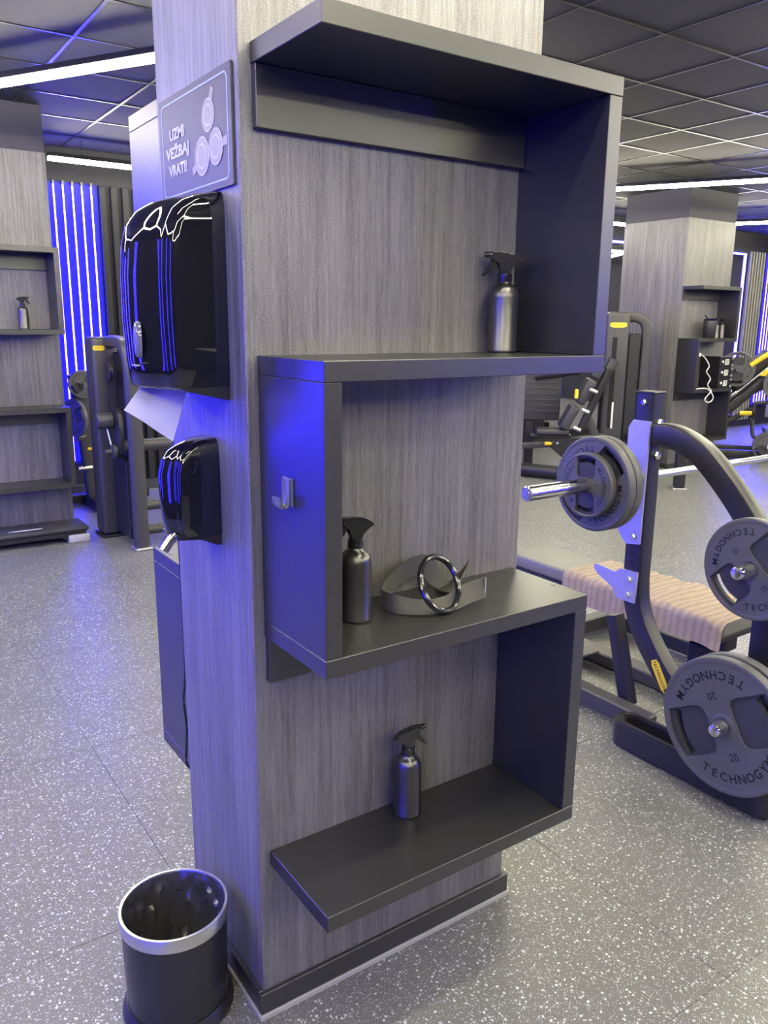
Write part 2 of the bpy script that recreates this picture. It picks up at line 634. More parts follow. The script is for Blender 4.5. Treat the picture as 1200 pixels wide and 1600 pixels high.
# ------------------------------------------------------------------ lights: honeycomb of ceiling strips, blue tubes on walls
SEG, ZS = 1.827, 2.8
NV = Vector((0.06, 4.075))           # a junction measured in the photograph
row = SEG * cos(radians(30))
def strips():
    out = []
    for a in range(-9, 10):
        for b in range(-9, 10):
            # junctions of one sublattice; three strips leave each
            v = NV + Vector((1.5 * SEG, row)) * a + Vector((1.5 * SEG, -row)) * b
            for ang in (180, 60, -60):
                e = v + Vector((cos(radians(ang)), sin(radians(ang)))) * SEG
                mid = (v + e) / 2
                if (mid - Vector((3.256, 1.70))).length < 0.3 or (mid - Vector((0.518, 4.868))).length < 0.3:
                    continue        # no strip hangs there
                if (mid - Vector((0.518, 0.11))).length < 0.3:
                    d = (e - v).normalized()
                    if e.y > v.y:
                        v, e, d = e, v, -d
                    out.append((v, v + d * 0.52))            # stops at the back of the pillar
                    out.append((v + d * 1.10, e))            # starts again at its front
                    out.append((Vector((e.x - SEG, e.y)), e))  # unseen extra strip added along the pillar front to light the top board
                    continue
                if all(RX0 + 0.05 < p.x < RX1 - 0.05 and RY0 + 0.05 < p.y < RY1 - 0.05 for p in (v, e)):
                    out.append((v, e))
    return out
LAB = {(0.5, 3.3): 'bright ceiling strip light ending behind the wallpapered pillar above the sign',
       (1.9, 5.7): 'ceiling strip light running along the wall above the blue tubes',
       (6.0, 3.3): 'bright ceiling strip light crossing in front of the far shelf pillar',
       (7.4, 5.7): 'distant ceiling strip light ending behind the far shelf pillar',
       (8.7, 4.9): 'distant ceiling strip light above the far leg press'}
stripbase = {}
for v, e in strips():
    c = (v + e) / 2
    ln = round((e - v).length, 2)
    ang = math.atan2(e.y - v.y, e.x - v.x)
    lab = LAB.get((round(c.x, 1), round(c.y, 1)), 'white linear strip light of the honeycomb hung under the ceiling')
    if ln < 1.5:
        lab = 'short strip light cut off at the front of the near pillar' if c.y < 0 else 'short strip light cut off at the back of the near pillar'
    if ln in stripbase:
        dup(stripbase[ln], (c.x, c.y, ZS), ang, lab)
        continue
    st_ = thing('strip_light', lab, 'light', (c.x, c.y, ZS), ang, 'honeycomb ceiling strips')
    bm = box(nb(), -ln / 2 + 0.012, ln / 2 - 0.012, -0.027, 0.027, 0.030, 0.060, 0.003)
    for x in (-ln * 0.35, ln * 0.35):
        cyl(bm, (x, 0, 0.06), (x, 0, H - ZS + 0.02), 0.0015, n=6)
    obj('housing', bm, 'bar', st_)
    obj('diffuser', box(nb(), -ln / 2 + 0.012, ln / 2 - 0.012, -0.026, 0.026, 0.0, 0.030, 0.004), 'stripglow', st_)
    stripbase[ln] = st_

lightpan = None
def tubes(x, y, rz, label, n=5, step=0.078, z0=0.33, z1=2.70):
    # a board tinted by the tubes' blue glow, with n upright blue tubes; rz = 0 faces -Y
    global lightpan
    if lightpan is not None:
        return dup(lightpan, (x, y, 0), rz, label)
    wp = n * step
    lightpan = b = thing('tube_wall_light', label, 'wall light', (x, y, 0), rz, 'blue tube lights on the walls')
    obj('board', box(nb(), -wp / 2 - 0.02, wp / 2 + 0.02, -0.020, -0.001, z0 - 0.04, z1 + 0.03, 0.003), 'backing', b)
    tm = capm = None
    for k in range(n):
        lx = (k - (n - 1) / 2) * step
        if tm is None:
            t = obj('tube', cyl(nb(), (0, 0, z0), (0, 0, z1), 0.0065, n=10), 'tubeglow', b)
            t.location = (lx, -0.034, 0)
            tm = t.data
            bm = nb()
            capm = obj('end_cap', box(bm, -0.011, 0.011, -0.011, 0.0135, -0.015, 0.015, 0.002), 'satinblk', t)
            capm.location = (0, 0, z0 - 0.015)
            capm = capm.data
        else:
            t = link('tube', tm, b, (lx, -0.034, 0))
            link('end_cap', capm, t, (0, 0, z0 - 0.015))
        link('end_cap', capm, t, (0, 0, z1 + 0.015))
    return b

tubes(1.27, RY1, 0, 'five upright blue light tubes on the wall behind the step platform')
tubes(12.07, RY1, 0, 'upright blue light tubes between slats beside the framed mirror')
gen = 'upright blue light tubes on a gym wall, seen only as reflections'
for x in (-1.7,):
    tubes(x, RY1, 0, gen)
for y in (-2.6, -0.6, 1.6, 3.4, 5.25, 5.72):
    tubes(RX0, y, radians(90), gen)
for x in (6.6, 10.5):
    tubes(x, RY0, radians(180), gen)

mir = thing('wall_mirror', 'wide wall mirror with a glowing blue frame behind the far shelf pillar', 'mirror', (7.1, RY1, 0))
obj('glass', box(nb(), 0.0, 4.17, -0.012, -0.001, 0.20, 2.68, 0.002), 'mirror', mir)
for nm, b in (('frame_top', (0.0, 4.19, -0.030, -0.012, 2.66, 2.685)), ('frame_side', (4.165, 4.19, -0.030, -0.012, 0.20, 2.66))):
    obj(nm, box(nb(), *b), 'frameglow', mir)

# ------------------------------------------------------------------ pillars with their skirting
def pillar(x0, y0, wx, wy):
    p = struct(obj('pillar', box(nb(), x0 + 0.004, x0 + wx - 0.004, y0 + 0.004, y0 + wy - 0.004, -0.008, H + 0.02), 'band'))
    bm = box(nb(), x0, x0 + wx, y0, y0 + wy, 0.06, 2.70, 0.0025)
    obj('wall_covering', bm, 'paper', p)
    t = 0.012
    for b in ((x0 - t, x0 + wx + t, y0 - t, y0 - 0.0003), (x0 - t, x0 + wx + t, y0 + wy + 0.0003, y0 + wy + t),
              (x0 - t, x0 - 0.0003, y0 - 0.0003, y0 + wy + 0.0003), (x0 + wx + 0.0003, x0 + wx + t, y0 - 0.0003, y0 + wy + 0.0003)):
        obj('baseboard', box(nb(), *b, 0.014, 0.068, 0.001), 'skirt', p)
    e = 0.0165
    for b in ((x0 - e, x0 + wx + e, y0 - e, y0 - 0.001), (x0 - e, x0 + wx + e, y0 + wy + 0.001, y0 + wy + e),
              (x0 - e, x0 - 0.001, y0, y0 + wy), (x0 + wx + 0.001, x0 + wx + e, y0, y0 + wy)):
        obj('seal_strip', box(nb(), *b, 0.0, 0.0139, 0.0015), 'strip', p)
    return p
PW, PD = 0.7412, 0.4164
pillar(0.0, 0.0, PW, PD)                # the near pillar
pillar(0.03, 4.82, PW, PD)              # pillar beyond the step platform
pillar(7.03, 4.13, 0.85, 0.84)          # far shelf pillar

# ------------------------------------------------------------------ serpentine shelf units
XL, XR, D, PT, T = 0.0244, 0.7224, 0.2543, 0.0366, 0.0361
Z1, Z2, Z3, Z4 = 2.0587, 1.5132, 0.9724, 0.4281
def shelf_unit(label, loc, rotz=0.0):
    u = thing('shelf_unit', label, 'shelf', loc, rotz)
    bv = 0.0012
    g = 0.0004
    for z in (Z1, Z2, Z3, Z4):
        obj('shelf_board', box(nb(), XL, XR, -D, -0.0005, z - T, z, bv), 'lam', u)
    for x0, za, zb in ((XR - PT, Z2, Z1), (XL, Z3, Z2), (XR - PT, Z4, Z3)):
        obj('side_panel', box(nb(), x0, x0 + PT, -D + 0.0006, -0.0005, za + g, zb - T - g, bv), 'lam', u)
    obj('back_rail', box(nb(), XL + 0.002, XR - PT - g, -0.0185, -0.0005, 1.916, Z1 - T - g, bv), 'lam', u)
    obj('back_rail', box(nb(), XL + 0.002, XR - PT - g, -0.0185, -0.0005, 0.838, Z3 - T - g, bv), 'lam', u)
    obj('cover_cap', cyl(nb(), (0.165, -0.0184, 1.979), (0.165, -0.0197, 1.979), 0.0065, n=16), 'cap', u)
    obj('cover_cap', cyl(nb(), (0.706, -0.162, Z3 - 0.001), (0.706, -0.162, Z3 + 0.0008), 0.0065, n=16), 'cap', u)
    return u
shelf_unit('large graphite zigzag shelf unit on the near pillar holding spray bottles', (0, 0, 0))
shelf_unit('graphite zigzag shelf unit on the hidden back side of the near pillar', (PW, PD, 0), pi)
shelf_unit('bluish zigzag shelf unit standing behind the step platform', (0.03, 4.82, 0))
shelf_unit('small distant zigzag shelf unit holding the charging boxes', (7.0, 4.13, -0.06))

# ------------------------------------------------------------------ spray bottles
def spray_bottle(label, loc, rotz, group='spray bottles on the shelves'):
    b = thing('spray_bottle', label, 'spray bottle', loc, rotz, group)
    body = [(0.0, 0.002), (0.030, 0.002), (0.0315, 0.0), (0.0342, 0.002), (0.0345, 0.006), (0.0335, 0.008), (0.0335, 0.120), (0.0325, 0.130),
            (0.0290, 0.140), (0.0230, 0.147), (0.0165, 0.151), (0.0150, 0.156), (0.0150, 0.160), (0.0, 0.160)]
    obj('body', lathe(nb(), body, 40), 'alu', b, 50)
    bm = lathe(nb(), [(0.0, 0.1555), (0.0165, 0.1555), (0.0168, 0.158), (0.0160, 0.172), (0.0140, 0.174), (0.0, 0.174)], 32)
    c = obj('collar', bm, 'spray', b)
    # head: side outline in XZ, nozzle points to -X
    out = [(0.0125, 0.170), (0.0125, 0.186), (0.0185, 0.191), (0.0400, 0.2005), (0.0335, 0.2075), (0.0215, 0.2145), (0.0050, 0.2185),
           (-0.0150, 0.2195), (-0.0330, 0.2195), (-0.0330, 0.2060), (-0.0300, 0.2000), (-0.0140, 0.1975), (-0.0125, 0.190), (-0.0125, 0.170)]
    bm = nb()
    prism(bm, out, -0.0095, 0.0095, basis((0, 0, 0), (1, 0, 0), (0, 0, 1), (0, -1, 0)))
    bmesh.ops.bevel(bm, geom=[e for e in bm.edges if abs(e.verts[0].co.y - e.verts[1].co.y) < 1e-5], offset=0.0028, segments=2, affect='EDGES')
    obj('spray_head', bm, 'spray', b, 50)
    bm = cyl(nb(), (-0.0325, 0, 0.2135), (-0.0470, 0, 0.2135), 0.0068, 0.0062, 16)
    obj('nozzle', bm, 'spray', b)
    tr = [(-0.0200, 0.2010), (-0.0300, 0.2020), (-0.0335, 0.1960), (-0.0420, 0.1800), (-0.0530, 0.1690), (-0.0500, 0.1675), (-0.0380, 0.1740), (-0.0270, 0.1850), (-0.0205, 0.1930)]
    bm = nb()
    prism(bm, tr, -0.0055, 0.0055, basis((0, 0, 0), (1, 0, 0), (0, 0, 1), (0, -1, 0)))
    bmesh.ops.bevel(bm, geom=[e for e in bm.edges if abs(e.verts[0].co.y - e.verts[1].co.y) < 1e-5], offset=0.0015, segments=1, affect='EDGES')
    obj('trigger', bm, 'spray', b)
    return b
sb = spray_bottle('spray bottle on the second board of the near unit, nozzle pointing to the sign side', (0.615, -0.045, Z2), radians(-30))
dup(sb, (0.190, -0.094, Z3), radians(-8), 'spray bottle half hidden by the upright panel with the hook')
dup(sb, (0.366, -0.050, Z4), radians(178), 'spray bottle standing alone on the lowest board of the near unit')
dup(sb, (0.03 + 0.49, 4.82 - 0.10, Z2), radians(170), 'small distant spray bottle on the shelf above the step platform')
dup(sb, (7.50, 4.0, Z2 - 0.06), radians(60), 'distant spray bottle right beside the canister')
dup(sb, (7.60, 4.0, Z2 - 0.06), radians(200), 'distant spray bottle second from the canister')
can = thing('canister', 'dark canister with a lid on the far shelf pillar', 'canister', (7.37, 3.99, Z2 - 0.06))
obj('body', lathe(nb(), [(0, 0), (0.060, 0), (0.063, 0.004), (0.070, 0.185), (0.068, 0.19), (0.0, 0.19)], 28), 'frame', can)
obj('lid', lathe(nb(), [(0, 0.190), (0.072, 0.190), (0.072, 0.204), (0.060, 0.210), (0.020, 0.214), (0, 0.214)], 28), 'gloss', can)
obj('lid_spout', tube(nb(), [(-0.05, 0, 0.212), (-0.08, 0, 0.222), (-0.10, 0, 0.245)], 0.006, 8), 'gloss', can)

# ------------------------------------------------------------------ ankle strap on the third board
st = thing('ankle_strap', 'tangled olive webbing strap with a ring lying on the third board', 'strap', (0.40, -0.09, Z3))
def ribbon(path, wvec, thick=0.004):
    bm = nb()
    n = len(path)
    P = [Vector(p) for p in path]
    rows = []
    for i in range(n):
        t = (P[min(i + 1, n - 1)] - P[max(i - 1, 0)]).normalized()
        wv = Vector(wvec[i]) if isinstance(wvec[0], (tuple, list, Vector)) else Vector(wvec)
        nn = t.cross(wv).normalized() * thick / 2
        rows.append([bm.verts.new(P[i] + q) for q in (wv / 2 + nn, -wv / 2 + nn, -wv / 2 - nn, wv / 2 - nn)])
    for i in range(n - 1):
        for j in range(4):
            bm.faces.new((rows[i][j], rows[i][(j + 1) % 4], rows[i + 1][(j + 1) % 4], rows[i + 1][j]))
    bm.faces.new(rows[0])
    bm.faces.new(list(reversed(rows[-1])))
    return bm
def rib(path, wid, **k):
    p = smooth_path(path, 5)
    ws = smooth_path([Vector(v) for v in wid], 5)
    return ribbon(p, [tuple(v) for v in ws], **k)
# front band lying in a shallow curve, then twisting up to the ring
obj('webbing', rib([(-0.128, 0.016, 0.022), (-0.118, -0.026, 0.020), (-0.072, -0.060, 0.014), (-0.010, -0.066, 0.012), (0.040, -0.060, 0.022), (0.095, -0.062, 0.030)],
                   [(0, 0.012, 0.042), (0, 0.020, 0.038), (0, 0.034, 0.024), (0, 0.036, 0.022), (0, 0.026, 0.036), (0, 0.012, 0.044)]), 'web', st)
# long tail rising against the pillar and over to the back
obj('webbing', rib([(-0.128, 0.016, 0.022), (-0.100, 0.040, 0.034), (-0.050, 0.060, 0.052), (0.000, 0.062, 0.066), (0.025, 0.060, 0.060), (0.040, 0.050, 0.030), (0.060, 0.040, 0.010)],
                   [(0, 0.006, 0.044), (0, 0.0, 0.046), (0, -0.006, 0.048), (0.01, -0.004, 0.046), (0.03, 0.0, 0.034), (0.04, 0.0, 0.016), (0.042, 0.01, 0.004)]), 'web', st)
# loose end lying to the back
obj('webbing', rib([(0.040, 0.020, 0.006), (0.075, 0.030, 0.012), (0.115, 0.052, 0.024), (0.150, 0.068, 0.036)],
                   [(0.01, -0.044, 0.004), (0.012, -0.040, 0.016), (0.016, -0.030, 0.030), (0.018, -0.016, 0.036)]), 'web', st)
obj('buckle', box(nb(), 0.092, 0.096, -0.068, -0.056, 0.010, 0.054, 0.001), 'chrome', st)
ringp = [(-0.030 + 0.052 * cos(a), -0.058 + 0.006 * cos(a) + 0.030 * sin(a), 0.0595 + 0.052 * sin(a)) for a in [2 * pi * k / 40 for k in range(40)]]
obj('ring', tube(nb(), ringp, 0.0068, 10, True, (0, 1, 0.2)), 'spray', st)

# ------------------------------------------------------------------ adhesive hook on the panel
hk = thing('adhesive_hook', 'small dark chrome hook stuck on the outer side of the upright panel', 'hook', (XL, -0.122, 1.268))
bm = box(nb(), -0.004, 0.0004, -0.019, 0.019, -0.028, 0.026, 0.0015)
obj('plate', bm, 'lens', hk)
bm = nb()
sweep(bm, smooth_path([(-0.006, 0, 0.024), (-0.0065, 0, -0.010), (-0.010, 0, -0.026), (-0.020, 0, -0.029), (-0.026, 0, -0.022), (-0.027, 0, -0.008)], 5), rrect(0.030, 0.004, 0.0015, 2), (1, 0, 0))
obj('hook_arm', bm, 'lens', hk)

# ------------------------------------------------------------------ sign
sg = thing('wall_sign', 'grey sign reading UZMI VEZBAJ VRATI on the pillar above the towel dispenser', 'sign', (0, 0, 0))
SGM = basis((-0.0050, 0.204, 1.9255), (0, -1, 0), (0, 0, 1), (-1, 0, 0))   # local x to the right, y up, z out
bm = nb()
prism(bm, rrect(0.372, 0.208, 0.002, 1), 0.0, 0.0045, SGM @ Matrix.Translation((0, 0, -0.0040)))
obj('panel', bm, 'sign', sg)
bm = nb()
ring_prism(bm, rrect(0.342, 0.184, 0.014, 5), rrect(0.336, 0.178, 0.0115, 5), 0.0005, 0.0010, SGM)
obj('border_line', bm, 'printb', sg)
def sgl(y, z):
    return (0.204 - y, z - 1.9255)
bm = nb()
for s, y, z, wd in (('UZMI', 0.289, 1.944, 0.082), ('VEŽBAJ', 0.288, 1.909, 0.130), ('VRATI!', 0.289, 1.875, 0.104)):
    x_, y_ = sgl(y, z)
    _, _, w0 = glyph(s, 0.029, 0.0012)
    put_text(bm, s, 0.029, SGM @ Matrix.Translation((x_, y_, 0.0008)), 0.0012, xs=wd / w0)
obj('lettering', bm, 'print', sg)
for k, (y, z, ha) in enumerate(((0.124, 1.958, 62), (0.158, 1.890, 205), (0.090, 1.897, 5))):
    x_, y_ = sgl(y, z)
    R_ = (0.030, 0.036, 0.033)[k]
    mt = SGM @ Matrix.Translation((x_, y_, 0.0006 + 0.0003 * k))
    bm = nb()
    lathe(bm, [(0, 0), (R_, 0), (R_, 0.0004), (0, 0.0004)], 32, mt)
    hd = Matrix.Rotation(radians(ha), 4, 'Z')
    prism(bm, [(R_ * 0.15, -0.008), (R_ + 0.020, -0.008), (R_ + 0.020, 0.008), (R_ * 0.15, 0.008)], 0.0, 0.00045, mt @ hd)
    obj('plate_picture', bm, 'disc', sg)
    bm = nb()
    for ra, rb in ((R_ * 0.93, R_), (R_ * 0.55, R_ * 0.66)):
        ring_prism(bm, [(rb * cos(a), rb * sin(a)) for a in [2 * pi * i / 32 for i in range(32)]],
                   [(ra * cos(a), ra * sin(a)) for a in [2 * pi * i / 32 for i in range(32)]], 0.0004, 0.0007, mt)
    obj('picture_outline', bm, 'discl', sg)

# ------------------------------------------------------------------ dispensers on the pillar side
def loft(bm, secs):
    # secs: list of (z, outline[(x, y)])
    rings = [[bm.verts.new((x, y, z)) for x, y in o] for z, o in secs]
    n = len(rings[0])
    for A, B in zip(rings, rings[1:]):
        for i in range(n):
            bm.faces.new((A[i], A[(i + 1) % n], B[(i + 1) % n], B[i]))
    bm.faces.new(list(reversed(rings[0])))
    bm.faces.new(rings[-1])
    return bm
def bowed(depth, y0, y1, r, bulge, nfront=10, nc=6):
    # plan outline, flat side at x = 0, rounded front corners and bowed front toward -x
    cy, hw = (y0 + y1) / 2, (y1 - y0) / 2
    side = depth - bulge
    r = min(r, side * 0.95)
    pts = [(0.0, y0)]
    for k in range(nc + 1):
        a = radians(90 * k / nc)
        pts.append((-side + r - r * sin(a), y0 + r - r * cos(a)))
    for k in range(1, nfront):
        t = -1 + 2 * k / nfront
        pts.append((-side - bulge * (1 - t * t), cy + t * (hw - r)))
    for k in range(nc + 1):
        a = radians(90 * (1 - k / nc))
        pts.append((-side + r - r * sin(a), y1 - r + r * cos(a)))
    pts.append((0.0, y1))
    return pts
td = thing('towel_dispenser', 'large gloss black paper towel dispenser mounted below the sign', 'dispenser', (0, 0, 0))
TY0, TY1 = 0.074, 0.312
secs = []
for z, d, ins in ((1.446, 0.150, 0.004), (1.452, 0.158, 0.0), (1.50, 0.163, 0.0), (1.58, 0.166, 0.0), (1.66, 0.165, 0.0), (1.72, 0.160, 0.0), (1.755, 0.150, 0.0),
                  (1.780, 0.132, 0.001), (1.797, 0.108, 0.003), (1.808, 0.078, 0.006), (1.814, 0.048, 0.010), (1.817, 0.022, 0.014)):
    secs.append((z, bowed(d, TY0 + ins, TY1 - ins, 0.030, 0.040 * d / 0.166)))
obj('cover', loft(nb(), secs), 'gloss', td, 60)
bm = nb()
prism(bm, [(0, 1.422), (-0.014, 1.424), (-0.100, 1.4455), (-0.108, 1.452), (0, 1.452)], -TY1 + 0.004, -TY0 - 0.002, basis((0, 0, 0), (1, 0, 0), (0, 0, 1), (0, -1, 0)))
obj('back_plate', bm, 'satinblk', td)
bm = nb()
mt = basis((-0.1570, 0.150, 1.540), (0, -1, 0), (0, 0, 1), (-1, 0, 0)) @ Matrix.Rotation(radians(-10), 4, 'Y')
lathe(bm, [(0, 0.0075), (0.010, 0.0068), (0.0150, 0.0050), (0.0170, 0.002), (0.0175, -0.006)], 28, mt @ Matrix.Scale(2.05, 4, (0, 1, 0)))
obj('level_window', bm, 'lens', td, 60)
obj('mark', box(nb(), -0.1685, -0.160, 0.136, 0.160, 1.490, 1.4925), 'zinc', td)

pt = thing('paper_towel', 'white paper towel hanging out of the black dispenser', 'paper towel', (0, 0, 0))
bm = nb()
A_, B_ = Vector((-0.130, 0.212, 1.452)), Vector((-0.046, 0.180, 1.447))
D_, C_ = Vector((-0.174, 0.196, 1.400)), Vector((-0.090, 0.168, 1.333))
N1 = 12
g_ = [[None] * (N1 + 1) for _ in range(N1 + 1)]
for i in range(N1 + 1):
    for j in range(N1 + 1):
        s, t = i / N1, j / N1
        p = (A_ * (1 - s) + B_ * s) * (1 - t) + (D_ * (1 - s) + C_ * s) * t
        p += Vector((-0.006, -0.014, 0.0)) * (t * (1 - t) * 2) + Vector((-0.3, -0.9, 0)) * 0.003 * sin(9 * s + 2 * t) * t
        p += Vector((-0.5, -0.5, 0.1)) * 0.012 * max(0, 0.35 - s) * t * 3
        g_[i][j] = bm.verts.new(p)
for i in range(N1):
    for j in range(N1):
        bm.faces.new((g_[i][j], g_[i + 1][j], g_[i + 1][j + 1], g_[i][j + 1]))
bmesh.ops.solidify(bm, geom=list(bm.faces), thickness=0.0006)
obj('sheet', bm, 'tissue', pt, 60)
bm = nb()
P = [A_ + Vector((0.002, -0.003, 0)), A_ * 0.55 + B_ * 0.45 + Vector((0, -0.003, 0)), Vector((-0.120, 0.189, 1.418)), Vector((-0.160, 0.194, 1.4115))]
bm.faces.new([bm.verts.new(p) for p in P])
bmesh.ops.solidify(bm, geom=list(bm.faces), thickness=0.0006)
obj('fold', bm, 'tissue', pt)

sd = thing('soap_dispenser', 'small gloss black soap dispenser under the paper towel', 'dispenser', (0, 0, 0))
SY0, SY1 = 0.142, 0.242
secs = []
for z, d, ins in ((1.128, 0.100, 0.003), (1.134, 0.106, 0.0), (1.17, 0.112, 0.0), (1.22, 0.116, 0.0), (1.265, 0.116, 0.0), (1.295, 0.108, 0.001), (1.312, 0.094, 0.003),
                  (1.324, 0.072, 0.006), (1.332, 0.046, 0.010), (1.336, 0.022, 0.016)):
    secs.append((z, bowed(d, SY0 + ins, SY1 - ins, 0.018, 0.020 * d / 0.116)))
obj('cover', loft(nb(), secs), 'gloss', sd, 60)
bm = nb()
prism(bm, [(0, 1.106), (-0.010, 1.106), (-0.045, 1.122), (-0.098, 1.128), (-0.098, 1.134), (0, 1.134)], -SY1 + 0.004, -SY0 - 0.003, basis((0, 0, 0), (1, 0, 0), (0, 0, 1), (0, -1, 0)))
obj('back_plate', bm, 'satinblk', sd)
bm = nb()
sweep(bm, [(-0.092, 0.180, 1.134), (-0.104, 0.180, 1.122), (-0.119, 0.180, 1.102)], rrect(0.030, 0.016, 0.004, 2), (0, 0, 1))
obj('push_spout', bm, 'chrome', sd)
cb = smooth_path([(0.004, PD + 0.010, 1.30), (0.006, PD + 0.012, 0.75), (0.000, PD + 0.020, 0.62), (0.004, PD + 0.018, 0.54), (0.000, PD + 0.022, 0.44), (0.012, PD + 0.012, 0.424), (0.030, PD + 0.010, 0.424)], 6)
tag(obj('power_cord', tube(nb(), cb, 0.003, 8), 'satinblk'), 'thin black cord hanging down the hidden back corner of the near pillar', 'cord')

# ------------------------------------------------------------------ waste bin
BX, BY = -0.150, 0.148
wb = thing('waste_bin', 'round black waste bin with a steel rim at the foot of the pillar', 'waste bin', (BX, BY, 0))
prof = [(0.112, 0.012), (0.114, 0.012), (0.119, 0.235), (0.117, 0.235), (0.110, 0.018)]
obj('body', lathe(nb(), [(0, 0.010), (0.114, 0.010), (0.1195, 0.252), (0.1165, 0.252), (0.111, 0.014), (0, 0.014)], 56), 'bin', wb)
obj('base_ring', lathe(nb(), [(0.112, 0.0), (0.124, 0.0), (0.1285, 0.008), (0.1270, 0.022), (0.1180, 0.036), (0.1150, 0.036), (0.112, 0.020)], 56, closed=True), 'satinblk', wb)
obj('rim', lathe(nb(), [(0.1190, 0.238), (0.1225, 0.240), (0.1230, 0.268), (0.1215, 0.271), (0.1160, 0.271), (0.1145, 0.268), (0.1150, 0.252), (0.1190, 0.2525)], 56, closed=True), 'steel', wb)
bm = nb()
rings = []
nL = 56
nL = 96
fold = [[random.uniform(-1, 1) for _ in range(nL)] for _ in range(12)]
lev = [(0.1142, 0.267), (0.1130, 0.258), (0.112, 0.246), (0.110, 0.232), (0.108, 0.215), (0.105, 0.195), (0.102, 0.170), (0.097, 0.140), (0.088, 0.112), (0.070, 0.092), (0.045, 0.080), (0.018, 0.074)]
for k, (r, z) in enumerate(lev):
    amp = min(1.0, k / 4) * 0.017
    ring = []
    for i in range(nL):
        a = 2 * pi * i / nL
        crease = abs(sin(4.5 * a + 0.5 * k)) ** 0.5 * 0.5 + abs(sin(7.5 * a - 0.8 * k)) ** 0.6 * 0.4
        q = crease - 0.7 + 0.25 * (fold[k][i] + fold[k][(i + 1) % nL] + fold[k - 1][i]) / 2
        rr = r - amp * max(0.0, 0.5 - q)
        ring.append(bm.verts.new((rr * cos(a), rr * sin(a), z + amp * 0.5 * sin(6 * a + 1.7 * k) * min(1, k))))
    rings.append(ring)
for A, B in zip(rings, rings[1:]):
    for i in range(nL):
        bm.faces.new((A[i], A[(i + 1) % nL], B[(i + 1) % nL], B[i]))
bm.faces.new(rings[-1])
bmesh.ops.recalc_face_normals(bm, faces=bm.faces)
o = obj('liner', bm, 'bag', wb, 30)

